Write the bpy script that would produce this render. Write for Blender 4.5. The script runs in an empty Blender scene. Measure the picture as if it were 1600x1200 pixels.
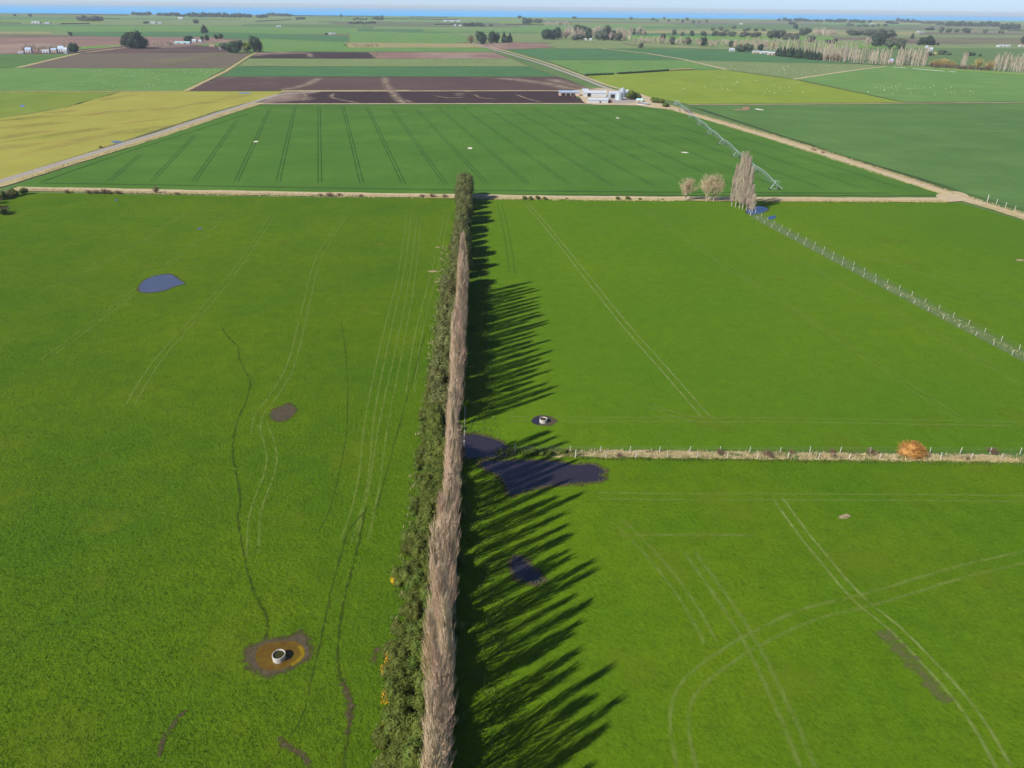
import bpy, bmesh, math, random
import numpy as np
from mathutils import Vector, Matrix
R = math.radians
rnd = random.Random(7)
col = bpy.context.scene.collection
sc = bpy.context.scene

# ------------------------------------------------------------------ camera, sky, sun, exposure
CAM_H = 80.0
FPX = 1109.0                      # focal length in pixels of a 1600 px wide frame
ROLL = math.atan(19.0/1600.0)
PITCH = math.atan((600-11.5)*math.cos(ROLL)/FPX)
cam_data = bpy.data.cameras.new('camera')
cam_data.sensor_width = 36.0
cam_data.lens = 36.0*FPX/1600.0
cam_data.clip_start = 0.5
cam_data.clip_end = 60000
cam = bpy.data.objects.new('camera', cam_data)
col.objects.link(cam)
cam.location = (0, 0, CAM_H)
cam.rotation_euler = (Matrix.Rotation(math.pi/2-PITCH, 3, 'X') @ Matrix.Rotation(ROLL, 3, 'Z')).to_euler()
sc.camera = cam
sc.render.resolution_x = 1024
sc.render.resolution_y = 768

SUN_EL, SUN_AZ = R(38.0), R(36.0+180.0)      # shadows fall towards +36 deg from the X axis
w = bpy.data.worlds.new('World'); sc.world = w; w.use_nodes = True
nt = w.node_tree
sky = nt.nodes.new('ShaderNodeTexSky'); sky.sky_type = 'NISHITA'; sky.sun_disc = False
sky.sun_elevation = SUN_EL
sky.sun_rotation = math.pi/2 - SUN_AZ
sky.air_density = 0.55; sky.dust_density = 0.25; sky.ozone_density = 2.0; sky.altitude = 50
bg = nt.nodes['Background']; bg.inputs['Strength'].default_value = 0.088
tint = nt.nodes.new('ShaderNodeMix'); tint.data_type = 'RGBA'; tint.blend_type = 'MULTIPLY'; tint.inputs[0].default_value = 1.0
tint.inputs[7].default_value = (.84, .95, 1.20, 1)      # cool winter air
nt.links.new(sky.outputs[0], tint.inputs[6])
# pale band of moist air all round the horizon, fading out upwards
tcw = nt.nodes.new('ShaderNodeTexCoord'); sxyz = nt.nodes.new('ShaderNodeSeparateXYZ'); nt.links.new(tcw.outputs['Generated'], sxyz.inputs[0])
mrw = nt.nodes.new('ShaderNodeMapRange'); mrw.inputs[1].default_value = 0.0; mrw.inputs[2].default_value = 0.05
mrw.inputs[3].default_value = 0.85; mrw.inputs[4].default_value = 0.0; nt.links.new(sxyz.outputs[2], mrw.inputs[0])
hor = nt.nodes.new('ShaderNodeMix'); hor.data_type = 'RGBA'; nt.links.new(mrw.outputs[0], hor.inputs[0])
nt.links.new(tint.outputs[2], hor.inputs[6]); hor.inputs[7].default_value = (5.0, 6.3, 7.7, 1)
nt.links.new(hor.outputs[2], bg.inputs['Color'])
sl = bpy.data.lights.new('sun', 'SUN'); sl.energy = 5.0; sl.angle = R(0.5); sl.color = (1.0, 0.94, 0.84)
sun = bpy.data.objects.new('sun', sl); col.objects.link(sun)
sun_dir = Vector((math.cos(SUN_EL)*math.cos(SUN_AZ), math.cos(SUN_EL)*math.sin(SUN_AZ), math.sin(SUN_EL)))
sun.rotation_euler = sun_dir.to_track_quat('Z', 'Y').to_euler(); sun.location = (0, 0, 300)
sc.view_settings.view_transform = 'Standard'; sc.view_settings.look = 'None'
sc.view_settings.exposure = 0.42; sc.view_settings.gamma = 1.0

# ------------------------------------------------------------------ survey: where a sight line of the photo meets level ground
_c, _s = math.cos(ROLL), math.sin(ROLL)
_cp, _sp = math.cos(PITCH), math.sin(PITCH)
def at(x, y, z=0.0):
    u = x-800.0; v = 600.0-y
    u2 = u*_c-v*_s; v2 = v*_c+u*_s
    dy = FPX*_cp+v2*_sp; dz = -FPX*_sp+v2*_cp
    t = (CAM_H-z)/-dz
    return Vector((u2*t, dy*t, z))
def px_m(p):                                 # metres that one photo pixel spans at point p
    return (p.y*_cp+CAM_H*_sp)/FPX

# ------------------------------------------------------------------ tagging
def tag(o, label=None, cat=None, group=None, kind=None):
    if label: o['label'] = label
    if cat: o['category'] = cat
    if group: o['group'] = group
    if kind: o['kind'] = kind
    return o
def link(name, data, parent=None, loc=(0, 0, 0), rz=0.0, sc_=None):
    o = bpy.data.objects.new(name, data); col.objects.link(o)
    o.location = loc; o.rotation_euler = (0, 0, rz)
    if sc_ is not None: o.scale = sc_
    if parent: o.parent = parent
    return o
def thing(name, label, cat, loc, rz=0.0, s=None, group=None, parts=()):
    """an Empty at the thing's base with its parts, or the single mesh itself"""
    if len(parts) == 1 and parts[0][0] is None:
        o = link(name, parts[0][1], None, loc, rz, s)
    else:
        o = link(name, None, None, loc, rz, s)
        o.empty_display_size = 0.5
        for pn, me in parts: link(pn, me, o)
    return tag(o, label, cat, group)

# ------------------------------------------------------------------ materials
def newmat(name, rough=0.9, spec=0.2):
    m = bpy.data.materials.new(name); m.use_nodes = True
    b = m.node_tree.nodes['Principled BSDF']
    b.inputs['Roughness'].default_value = rough
    b.inputs['Specular IOR Level'].default_value = spec
    return m, m.node_tree, b
def N(nt, t, **kw):
    n = nt.nodes.new(t)
    for k, v in kw.items():
        if hasattr(n, k) and not (k in n.inputs): setattr(n, k, v)
        else: n.inputs[k].default_value = v
    return n
def coords(nt, rot=0.0, scale=(1, 1, 1), obj=False):
    if obj:
        src = N(nt, 'ShaderNodeTexCoord').outputs['Object']
    else:
        src = N(nt, 'ShaderNodeNewGeometry').outputs['Position']
    if rot == 0 and scale == (1, 1, 1): return src
    mp = N(nt, 'ShaderNodeMapping'); nt.links.new(src, mp.inputs[0])
    mp.inputs['Rotation'].default_value = (0, 0, rot); mp.inputs['Scale'].default_value = scale
    return mp.outputs[0]
def noise(nt, vec, scale, detail=3.0, rough=0.55, lo=0.35, hi=0.65):
    n = N(nt, 'ShaderNodeTexNoise'); nt.links.new(vec, n.inputs['Vector'])
    n.inputs['Scale'].default_value = scale; n.inputs['Detail'].default_value = detail; n.inputs['Roughness'].default_value = rough
    mr = N(nt, 'ShaderNodeMapRange'); nt.links.new(n.outputs['Fac'], mr.inputs[0])
    mr.inputs[1].default_value = lo; mr.inputs[2].default_value = hi
    return mr.outputs[0], n.outputs['Fac']
def mixc(nt, fac, a, b, kfac=1.0):
    m = N(nt, 'ShaderNodeMix', data_type='RGBA')
    if not isinstance(fac, (int, float)):
        if kfac != 1.0:
            mm = N(nt, 'ShaderNodeMath', operation='MULTIPLY'); nt.links.new(fac, mm.inputs[0]); mm.inputs[1].default_value = kfac
            fac = mm.outputs[0]
        nt.links.new(fac, m.inputs[0])
    else: m.inputs[0].default_value = fac
    for v, i in ((a, 6), (b, 7)):
        if isinstance(v, tuple): m.inputs[i].default_value = (*v, 1)
        else: nt.links.new(v, m.inputs[i])
    return m.outputs[2]
def bump(nt, b, h, strength, dist):
    bp = N(nt, 'ShaderNodeBump'); bp.inputs['Strength'].default_value = strength; bp.inputs['Distance'].default_value = dist
    nt.links.new(h, bp.inputs['Height']); nt.links.new(bp.outputs[0], b.inputs['Normal'])
def srgb(r, g, b):
    f = lambda v: (v/255/12.92) if v/255 <= .04045 else ((v/255+.055)/1.055)**2.4
    return (f(r), f(g), f(b))

def mat_pasture(name, c1, c2, c3, tuft=0.6, bstr=0.6, clump=1.6, big=0.012, streak=None):
    """grazed grass: big soft patches, metre-sized clumps and fine blades, with relief"""
    m, nt, b = newmat(name, 0.9, 0.03)
    v = coords(nt)
    big1, _ = noise(nt, v, big, 4, .6, .36, .64)
    big2, _ = noise(nt, v, big*3.3, 5, .62, .40, .66)
    mid, _ = noise(nt, v, 0.28, 5, .68, .35, .68)
    fin, finr = noise(nt, v, clump, 6, .7, .3, .7)
    c = mixc(nt, big1, c1, c2)
    c = mixc(nt, big2, c, c3, .55)
    c = mixc(nt, mid, c, tuple(x*.72 for x in c1), .5)
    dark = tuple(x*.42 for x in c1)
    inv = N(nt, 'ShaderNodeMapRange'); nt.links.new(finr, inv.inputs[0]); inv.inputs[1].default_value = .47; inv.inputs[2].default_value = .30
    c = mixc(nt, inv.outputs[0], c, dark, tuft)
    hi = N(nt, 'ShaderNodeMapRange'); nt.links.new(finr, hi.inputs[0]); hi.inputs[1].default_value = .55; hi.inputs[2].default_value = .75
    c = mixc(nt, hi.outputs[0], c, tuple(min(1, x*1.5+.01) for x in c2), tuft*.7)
    if streak is not None:
        vs = coords(nt, -streak, (.05, 1.6, 1))
        st, _ = noise(nt, vs, 1.0, 2, .5, .35, .65)
        c = mixc(nt, st, c, tuple(x*1.18 for x in c2), .35)
    nt.links.new(c, b.inputs['Base Color'])
    bump(nt, b, finr, bstr, .55)
    return m
def mat_crop(name, c1, c2, c3, rot=0.0, big=.006, rows=.35, rk=.25, bstr=.25):
    """far arable land: patches plus drill rows running one way"""
    m, nt, b = newmat(name, 0.9, 0.04)
    v = coords(nt)
    b1, _ = noise(nt, v, big, 4, .55, .36, .64)
    b2, _ = noise(nt, v, big*5, 5, .6, .38, .66)
    vs = coords(nt, rot, (1, .03, 1))
    r1, rr = noise(nt, vs, rows, 3, .6, .35, .65)
    c = mixc(nt, b1, c1, c2); c = mixc(nt, b2, c, c3, .5)
    c = mixc(nt, r1, c, tuple(x*.72 for x in c1), rk)
    g1, _ = noise(nt, coords(nt, rot*.5, (1, .4, 1)), .022, 5, .65, .42, .68)
    c = mixc(nt, g1, c, tuple(x*.66 for x in c1), .30)
    g2, _ = noise(nt, coords(nt, rot*.5+1, (.5, 1, 1)), .035, 5, .65, .45, .7)
    c = mixc(nt, g2, c, tuple(min(1, x*1.35+.02) for x in c3), .30)
    fin, fr = noise(nt, v, 1.3, 4, .7, .3, .7)
    c = mixc(nt, fin, c, tuple(x*.7 for x in c1), .18)
    nt.links.new(c, b.inputs['Base Color'])
    bump(nt, b, fr, bstr, .4)
    return m
def mat_soil(name, c1, c2, pale, rot=0.0, big=.01, pk=.8, plo=.6):
    m, nt, b = newmat(name, 0.95, 0.1)
    v = coords(nt)
    b1, _ = noise(nt, v, big, 4, .6, .35, .65)
    b2, _ = noise(nt, coords(nt, 0.3, (1, .45, 1)), big*.75, 4, .62, plo, plo+.1)
    vs = coords(nt, rot, (.03, 1, 1))
    r1, _ = noise(nt, vs, .2, 3, .6, .35, .65)
    c = mixc(nt, b1, c1, c2); c = mixc(nt, r1, c, tuple(x*.75 for x in c1), .35)
    c = mixc(nt, b2, c, pale, pk)
    nt.links.new(c, b.inputs['Base Color'])
    _, fr = noise(nt, v, .8, 4, .7)
    bump(nt, b, fr, .4, .4)
    return m
def mat_simple(name, c1, c2=None, scale=1.0, rough=.8, spec=.3, obj=True, bstr=0, metal=0, vary=0.0):
    m, nt, b = newmat(name, rough, spec)
    b.inputs['Metallic'].default_value = metal
    v = coords(nt, obj=obj)
    f, fr = noise(nt, v, scale, 4, .6, .35, .65)
    c = mixc(nt, f, c1, c2 or tuple(x*.7 for x in c1))
    if vary:
        oi = N(nt, 'ShaderNodeObjectInfo')
        hs = N(nt, 'ShaderNodeHueSaturation')
        mr = N(nt, 'ShaderNodeMapRange'); nt.links.new(oi.outputs['Random'], mr.inputs[0])
        mr.inputs[3].default_value = 1-vary; mr.inputs[4].default_value = 1+vary
        nt.links.new(mr.outputs[0], hs.inputs['Value'])
        nt.links.new(c, hs.inputs['Color']); c = hs.outputs[0]
    nt.links.new(c, b.inputs['Base Color'])
    if bstr: bump(nt, b, fr, bstr, .1)
    return m
def mat_leaf(name, c1, c2, c3, vary=.2, trans=.12, stretch=False):
    """foliage: colour differs from leaf clump to leaf clump and from plant to plant"""
    m, nt, b = newmat(name, .65, .2)
    v = coords(nt)
    f, _ = noise(nt, v, .55, 3, .6, .35, .65)
    f2, _ = noise(nt, coords(nt, 0.4, (5, 5, .35)) if stretch else v, 1.0 if stretch else 3.1, 3, .7, .35, .65)
    c = mixc(nt, f, c1, c2); c = mixc(nt, f2, c, c3, .55)
    oi = N(nt, 'ShaderNodeObjectInfo'); hs = N(nt, 'ShaderNodeHueSaturation')
    mr = N(nt, 'ShaderNodeMapRange'); nt.links.new(oi.outputs['Random'], mr.inputs[0])
    mr.inputs[3].default_value = 1-vary; mr.inputs[4].default_value = 1+vary
    mr2 = N(nt, 'ShaderNodeMapRange'); nt.links.new(oi.outputs['Random'], mr2.inputs[0])
    mr2.inputs[3].default_value = .485; mr2.inputs[4].default_value = .515
    nt.links.new(mr.outputs[0], hs.inputs['Value']); nt.links.new(mr2.outputs[0], hs.inputs['Hue'])
    nt.links.new(c, hs.inputs['Color'])
    nt.links.new(hs.outputs[0], b.inputs['Base Color'])
    if trans:
        tr = N(nt, 'ShaderNodeBsdfTranslucent'); nt.links.new(hs.outputs[0], tr.inputs['Color'])
        mx = N(nt, 'ShaderNodeMixShader'); mx.inputs[0].default_value = trans
        nt.links.new(b.outputs[0], mx.inputs[1]); nt.links.new(tr.outputs[0], mx.inputs[2])
        nt.links.new(mx.outputs[0], nt.nodes['Material Output'].inputs[0])
    return m
def mat_mark(name, c1, c2, strength=.8, nscale=.5, lo=.3, hi=.6, rough=.9):
    """worn or differently coloured ground: thin sheet whose edge breaks up into what lies under it"""
    m, nt, b = newmat(name, rough, .1)
    v = coords(nt)
    f, _ = noise(nt, v, nscale*2, 4, .65, .3, .7)
    nt.links.new(mixc(nt, f, c1, c2), b.inputs['Base Color'])
    at_ = N(nt, 'ShaderNodeAttribute'); at_.attribute_name = 'fade'
    n2, n2r = noise(nt, v, nscale, 5, .7, lo, hi)
    mu = N(nt, 'ShaderNodeMath', operation='MULTIPLY'); nt.links.new(at_.outputs['Fac'], mu.inputs[0]); nt.links.new(n2, mu.inputs[1])
    mu2 = N(nt, 'ShaderNodeMath', operation='MULTIPLY', use_clamp=True); nt.links.new(mu.outputs[0], mu2.inputs[0]); mu2.inputs[1].default_value = strength
    tr = N(nt, 'ShaderNodeBsdfTransparent'); mx = N(nt, 'ShaderNodeMixShader')
    nt.links.new(mu2.outputs[0], mx.inputs[0]); nt.links.new(tr.outputs[0], mx.inputs[1]); nt.links.new(b.outputs[0], mx.inputs[2])
    nt.links.new(mx.outputs[0], nt.nodes['Material Output'].inputs[0])
    return m
def mat_water(name, c1, c2, rough=.06, ripple=.02, spec=.5, scale=.25):
    m, nt, b = newmat(name, rough, spec)
    v = coords(nt)
    f, _ = noise(nt, v, scale, 4, .6, .35, .65)
    nt.links.new(mixc(nt, f, c1, c2), b.inputs['Base Color'])
    _, fr = noise(nt, v, 3.0, 3, .5)
    bump(nt, b, fr, ripple, .1)
    return m

M = {}
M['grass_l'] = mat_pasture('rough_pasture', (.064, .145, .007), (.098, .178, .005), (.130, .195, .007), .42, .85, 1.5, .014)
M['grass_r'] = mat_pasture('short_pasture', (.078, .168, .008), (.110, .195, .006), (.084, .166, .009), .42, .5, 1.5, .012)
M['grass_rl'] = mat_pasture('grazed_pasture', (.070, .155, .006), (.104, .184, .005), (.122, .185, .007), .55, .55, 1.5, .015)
M['grass_far'] = mat_crop('distant_pasture', (.085, .165, .05), (.11, .19, .055), (.13, .17, .07), .3, .0016, .1, .2)
M['wheat'] = mat_crop('green_wheat', (.062, .152, .022), (.074, .175, .025), (.090, .175, .020), R(-13.8), .007, .8, .30)
M['wheat_b'] = mat_crop('dark_green_wheat', (.080, .170, .046), (.094, .19, .050), (.108, .185, .046), R(70), .006, .35, .28)
M['yellow'] = mat_crop('yellow_stubble', (.36, .32, .07), (.30, .30, .055), (.25, .28, .045), R(65), .008, .12, .35)
M['olive'] = mat_crop('yellow_green_stubble', (.17, .24, .035), (.22, .25, .04), (.14, .22, .035), R(65), .008, .12, .3)
M['lime'] = mat_crop('lime_pasture', (.20, .27, .03), (.24, .29, .035), (.16, .25, .035), R(80), .006, .12, .2)
M['midgreen'] = mat_crop('green_pasture', (.11, .23, .06), (.13, .25, .065), (.15, .24, .06), R(80), .005, .12, .2)
M['palegreen'] = mat_crop('pale_pasture', (.17, .23, .09), (.21, .25, .10), (.14, .22, .07), R(80), .006, .12, .2)
M['teal'] = mat_crop('young_wheat', (.060, .155, .060), (.070, .175, .064), (.085, .175, .058), R(80), .005, .12, .2)
M['brightgreen'] = mat_crop('bright_pasture', (.12, .26, .04), (.14, .28, .05), (.16, .26, .05), R(80), .005, .12, .2)
M['soil_dark'] = mat_soil('dark_ploughed_soil', (.045, .028, .028), (.055, .034, .033), (.28, .21, .16), R(0), .009, .85, .57)
M['soil_brown'] = mat_soil('brown_ploughed_soil', (.085, .052, .048), (.12, .075, .062), (.24, .17, .13), R(0), .006, .7, .52)
M['soil_pink'] = mat_soil('pink_brown_soil', (.20, .12, .10), (.26, .16, .12), (.32, .24, .18), R(0), .006, .6, .5)
M['soil_mauve'] = mat_soil('weedy_fallow_soil', (.135, .105, .082), (.15, .12, .075), (.17, .17, .07), R(0), .004, .6, .5)
M['straw_field'] = mat_crop('straw_coloured_field', (.33, .27, .13), (.28, .26, .11), (.22, .24, .08), R(80), .006, .12, .2)
M['gravel'] = mat_simple('pale_gravel', (.36, .32, .27), (.27, .245, .215), .6, .95, .1, obj=False)
M['track'] = mat_simple('tan_dirt_track', (.49, .40, .26), (.40, .32, .20), .35, .95, .1, obj=False, bstr=.3)
M['dry_ground'] = mat_simple('dry_grass_ground', (.46, .37, .20), (.30, .27, .11), .5, .95, .1, obj=False, bstr=.4)
M['dry_grass'] = mat_leaf('dry_grass_blades', (.66, .53, .30), (.52, .41, .22), (.34, .32, .13), .1, .2)
M['green_grass'] = mat_leaf('long_grass_blades', (.11, .19, .02), (.16, .20, .04), (.09, .17, .02), .1, .2)
M['mud'] = mat_simple('wet_mud', (.058, .046, .026), (.090, .072, .042), 1.6, .7, .2, obj=False, bstr=.6)
M['mud_mark'] = mat_mark('bare_mud', (.060, .045, .022), (.10, .08, .045), 1.0, 1.1, .35, .6)
M['worn_mark'] = mat_mark('worn_thin_grass', (.15, .135, .06), (.11, .12, .045), .85, .9, .32, .62)
M['path_dark'] = mat_mark('trodden_path', (.030, .055, .008), (.05, .07, .012), .65, .7, .34, .58)
M['track_light'] = mat_mark('wheel_track_pale', (.20, .28, .055), (.165, .245, .035), .62, .5, .30, .62)
M['track_lightest'] = mat_mark('wheel_track_worn', (.235, .305, .085), (.19, .265, .055), .78, .5, .3, .62)
M['tramline'] = mat_mark('tramline_shade', (.024, .078, .020), (.028, .088, .022), .52, .10, .15, .5)  # dark green paints the shade down in the parted crop
M['tramline_faint'] = mat_mark('tramline_faint', (.030, .095, .028), (.035, .11, .028), .42, .012, .15, .5)  # weaker dark green, in the wheat painted shade of the parted crop
M['yellow_patch'] = mat_mark('yellowed_grass', (.17, .245, .012), (.15, .23, .012), .45, .25, .35, .65)
M['pale_patch'] = mat_mark('pale_bare_patch', (.38, .30, .18), (.30, .24, .13), 1.3, .6, .3, .55)
M['straw_mark'] = mat_mark('bleached_stubble', (.44, .35, .10), (.36, .30, .08), .6, .05, .3, .65)
M['olive_mark'] = mat_mark('greening_stubble', (.26, .28, .05), (.28, .29, .06), .4, .05, .3, .65)
M['white_pad'] = mat_mark('white_stone_pad', (.75, .70, .60), (.6, .55, .45), 1.6, .6, .2, .5)
M['pond'] = mat_water('dark_pond_water', (.030, .023, .030), (.024, .022, .032), .03, .008, .8)
M['pond_blue'] = mat_water('grey_blue_pond_water', (.065, .078, .12), (.072, .082, .125), .06, .01, .75)
M['pond_sky'] = mat_water('clear_blue_pond_water', (.012, .04, .09), (.012, .05, .11), .03, .01, 1.0)
M['puddle'] = mat_water('ochre_puddle_water', (.105, .055, .008), (.125, .085, .008), .10, .02, .4, .8)
M['sea'] = mat_water('sea_water', (.02, .40, .85), (.03, .43, .85), .55, .05, .25, .0008)
M['concrete'] = mat_simple('pale_concrete', (.50, .48, .44), (.36, .34, .30), 3.5, .85, .2)
M['trough_water'] = mat_water('algae_trough_water', (.035, .036, .008), (.045, .04, .01), .08, .01)
M['post'] = mat_simple('weathered_timber_post', (.58, .56, .49), (.42, .40, .34), 6, .85, .2)
M['wire'] = mat_simple('galvanised_wire', (.45, .46, .46), None, 3, .4, .5, metal=.6)
M['galv'] = mat_simple('galvanised_steel', (.50, .56, .60), (.40, .46, .50), 1.5, .45, .5, metal=.3)
M['tyre'] = mat_simple('rubber_tyre', (.03, .03, .03), None, 3, .8, .3)
M['rubber_hose'] = mat_simple('grey_drop_hose', (.35, .40, .43), None, 3, .7, .3)
M['bark'] = mat_simple('pale_poplar_bark', (.38, .34, .28), (.26, .22, .18), 1.5, .9, .1)
M['bark_dark'] = mat_simple('dark_bark', (.10, .08, .06), None, 1.5, .9, .1)
M['twig'] = mat_leaf('poplar_twigs', (.56, .40, .265), (.46, .33, .22), (.80, .64, .47), .10, 0, True)
M['twig_far'] = mat_leaf('distant_poplar_twigs', (.50, .40, .31), (.41, .325, .25), (.66, .56, .45), .10, 0, True)
M['twig_tan'] = mat_leaf('tan_twigs', (.60, .45, .29), (.50, .38, .25), (.66, .52, .34), .1, 0)
M['twig_orange'] = mat_leaf('orange_willow_twigs', (.50, .25, .06), (.40, .20, .05), (.56, .32, .10), .1, .1)
M['twig_yellow'] = mat_leaf('golden_willow_twigs', (.46, .33, .10), (.40, .28, .09), (.48, .36, .15), .1, .1)
M['twig_brown'] = mat_leaf('brown_scrub_twigs', (.20, .12, .075), (.15, .10, .06), (.26, .18, .11), .15, 0)
M['leaf_pine'] = mat_leaf('evergreen_foliage', (.115, .125, .034), (.080, .095, .028), (.15, .16, .05), .16)
M['leaf_dark'] = mat_leaf('dark_pine_foliage', (.028, .052, .025), (.022, .042, .024), (.045, .075, .035), .2, .05)
M['leaf_grey'] = mat_leaf('grey_green_foliage', (.075, .092, .055), (.06, .078, .05), (.10, .115, .07), .2, .05)
M['leaf_gorse'] = mat_leaf('gorse_foliage', (.082, .122, .016), (.135, .150, .024), (.055, .088, .012), .18)
M['flower'] = mat_leaf('gorse_flowers', (.75, .42, .015), (.62, .34, .012), (.8, .5, .03), .05, .1)
M['hedge'] = mat_leaf('clipped_hedge_foliage', (.035, .06, .03), (.03, .05, .025), (.05, .08, .035), .1, .05)
M['white_wall'] = mat_simple('white_painted_steel', (.50, .52, .53), (.42, .44, .45), .6, .5, .3)
M['white_roof'] = mat_simple('pale_zinc_roof', (.50, .54, .59), (.42, .47, .52), .5, .45, .4)
M['blue_roof'] = mat_simple('blue_grey_roof', (.36, .46, .62), (.30, .39, .54), .5, .5, .4)
M['teal_roof'] = mat_simple('pale_teal_roof', (.45, .72, .72), None, .5, .5, .4)
M['pink_wall'] = mat_simple('pinkish_timber_wall', (.60, .45, .36), None, .8, .8, .2)
M['dark_open'] = mat_simple('dark_shed_interior', (.03, .03, .035), None, 1, .9, .1)  # near black paints the shade inside openings; also plain dark cab and shed
M['red_paint'] = mat_simple('red_machine_paint', (.35, .05, .06), None, 1, .5, .4)
M['rust_roof'] = mat_simple('rusty_roof', (.40, .24, .17), None, 1, .8, .3)
M['wool'] = mat_simple('sheep_wool', (.66, .62, .48), None, 4, .95, .1)

# ------------------------------------------------------------------ mesh helpers
def mesh_np(name, V, F, mat, smooth=False, k=3):
    """V (n,3), F (m,k) arrays"""
    V = np.asarray(V, dtype=np.float32); F = np.asarray(F, dtype=np.int32)
    k = F.shape[1]
    me = bpy.data.meshes.new(name)
    me.vertices.add(len(V)); me.vertices.foreach_set('co', V.ravel())
    me.loops.add(F.size); me.loops.foreach_set('vertex_index', F.ravel())
    me.polygons.add(len(F)); me.polygons.foreach_set('loop_start', np.arange(0, F.size, k, dtype=np.int32))
    me.polygons.foreach_set('loop_total', np.full(len(F), k, dtype=np.int32))
    if smooth: me.polygons.foreach_set('use_smooth', np.ones(len(F), dtype=bool))
    me.materials.append(mat); me.update(calc_edges=True); me.validate()
    return me
def fadeattr(me, vals):
    a = me.attributes.new('fade', 'FLOAT', 'POINT'); a.data.foreach_set('value', np.asarray(vals, dtype=np.float32))
class MB:
    def __init__(s): s.bm = bmesh.new()
    def box(s, c, d, rz=0.0, taper=0):
        r = bmesh.ops.create_cube(s.bm, size=1)
        mt = Matrix.Translation(c) @ Matrix.Rotation(rz, 4, 'Z') @ Matrix.Diagonal((*d, 1))
        bmesh.ops.transform(s.bm, matrix=mt, verts=r['verts']); return s
    def tube(s, a, b, r1, r2=None, n=6, caps=True):
        a, b = Vector(a), Vector(b); r2 = r1 if r2 is None else r2
        d = b-a; L = d.length
        if L < 1e-6: return s
        q = d.to_track_quat('Z', 'Y').to_matrix().to_4x4()
        r = bmesh.ops.create_cone(s.bm, cap_ends=caps, segments=n, radius1=r1, radius2=r2, depth=L)
        bmesh.ops.transform(s.bm, matrix=Matrix.Translation((a+b)/2) @ q, verts=r['verts']); return s
    def prism(s, pts, y0, y1, ax='y'):
        """extrude an outline in the XZ plane from y0 to y1"""
        A = [s.bm.verts.new((p[0], y0, p[1])) for p in pts]; B = [s.bm.verts.new((p[0], y1, p[1])) for p in pts]
        s.bm.faces.new(A[::-1]); s.bm.faces.new(B)
        n = len(pts)
        for i in range(n): s.bm.faces.new((A[i], A[(i+1) % n], B[(i+1) % n], B[i]))
        return s
    def lathe(s, prof, n=24):
        rings = [[s.bm.verts.new((r*math.cos(2*math.pi*k/n), r*math.sin(2*math.pi*k/n), z)) for k in range(n)] for r, z in prof]
        for a, b in zip(rings, rings[1:]):
            for k in range(n): s.bm.faces.new((a[k], a[(k+1) % n], b[(k+1) % n], b[k]))
        return s
    def mesh(s, name, mat, smooth=False):
        bmesh.ops.recalc_face_normals(s.bm, faces=s.bm.faces)
        me = bpy.data.meshes.new(name); s.bm.to_mesh(me); s.bm.free(); me.materials.append(mat)
        if smooth:
            for p in me.polygons: p.use_smooth = True
        return me
def smooth_loop(P, n=5):
    out = []; L = len(P)
    for i in range(L):
        p0, p1, p2, p3 = P[i-1], P[i], P[(i+1) % L], P[(i+2) % L]
        for k in range(n):
            t = k/n
            out.append(.5*((2*p1)+(-p0+p2)*t+(2*p0-5*p1+4*p2-p3)*t*t+(-p0+3*p1-3*p2+p3)*t**3))
    return out
def smooth_line(P, n=6):
    out = []; L = len(P)
    for i in range(L-1):
        p0, p1, p2, p3 = P[max(i-1, 0)], P[i], P[i+1], P[min(i+2, L-1)]
        for k in range(n):
            t = k/n
            out.append(.5*((2*p1)+(-p0+p2)*t+(2*p0-5*p1+4*p2-p3)*t*t+(-p0+3*p1-3*p2+p3)*t**3))
    out.append(P[-1].copy()); return out
def sheet(name, pts, z, mat, kind='structure', smooth=0, ragged=0.0, label=None):
    P = [Vector((p.x, p.y, 0)) for p in pts]
    if smooth: P = smooth_loop(P, smooth)
    if ragged:
        P = [p+Vector((rnd.uniform(-1, 1), rnd.uniform(-1, 1), 0))*ragged for p in P]
    bm = bmesh.new()
    vs = [bm.verts.new((p.x, p.y, z)) for p in P]
    f = bm.faces.new(vs)
    if f.normal.z < 0: f.normal_flip()
    bmesh.ops.triangulate(bm, faces=[f], ngon_method='EAR_CLIP')
    bmesh.ops.recalc_face_normals(bm, faces=bm.faces)
    if bm.faces and sum(fc.normal.z for fc in bm.faces) < 0:
        bmesh.ops.reverse_faces(bm, faces=bm.faces)
    me = bpy.data.meshes.new(name); bm.to_mesh(me); bm.free(); me.materials.append(mat)
    o = link(name, me)
    return tag(o, label=label, kind=kind)
def px(*pp): return [at(a, b) for a, b in pp]
def ribbon_mesh(P, width, z, mat, name='track', ragged=0.0, core=.5):
    """strip along P, 4 vertices across, attribute fade runs out towards its edges and ends"""
    V = []; F = []; fd = []
    n = len(P)
    for i, p in enumerate(P):
        t = (P[min(i+1, n-1)]-P[max(i-1, 0)]); t.z = 0; t.normalize()
        s = Vector((-t.y, t.x, 0)); wdt = width*(1+rnd.uniform(-ragged, ragged))
        off = rnd.uniform(-ragged, ragged)*width*.5
        for k, (u, f) in enumerate(((-.5, 0), (-.5*core, 1), (.5*core, 1), (.5, 0))):
            q = p+s*(u*wdt+off); V.append((q.x, q.y, z))
            fd.append(f*(0 if i in (0, n-1) else 1))
        if i:
            a = (i-1)*4; b = i*4
            for k in range(3): F.append((a+k, a+k+1, b+k+1, b+k))
    me = mesh_np(name, V, F, mat); 
    if me.polygons[0].normal.z < 0: me.flip_normals()
    fadeattr(me, fd); return me
TZ = [0.0]
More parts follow.
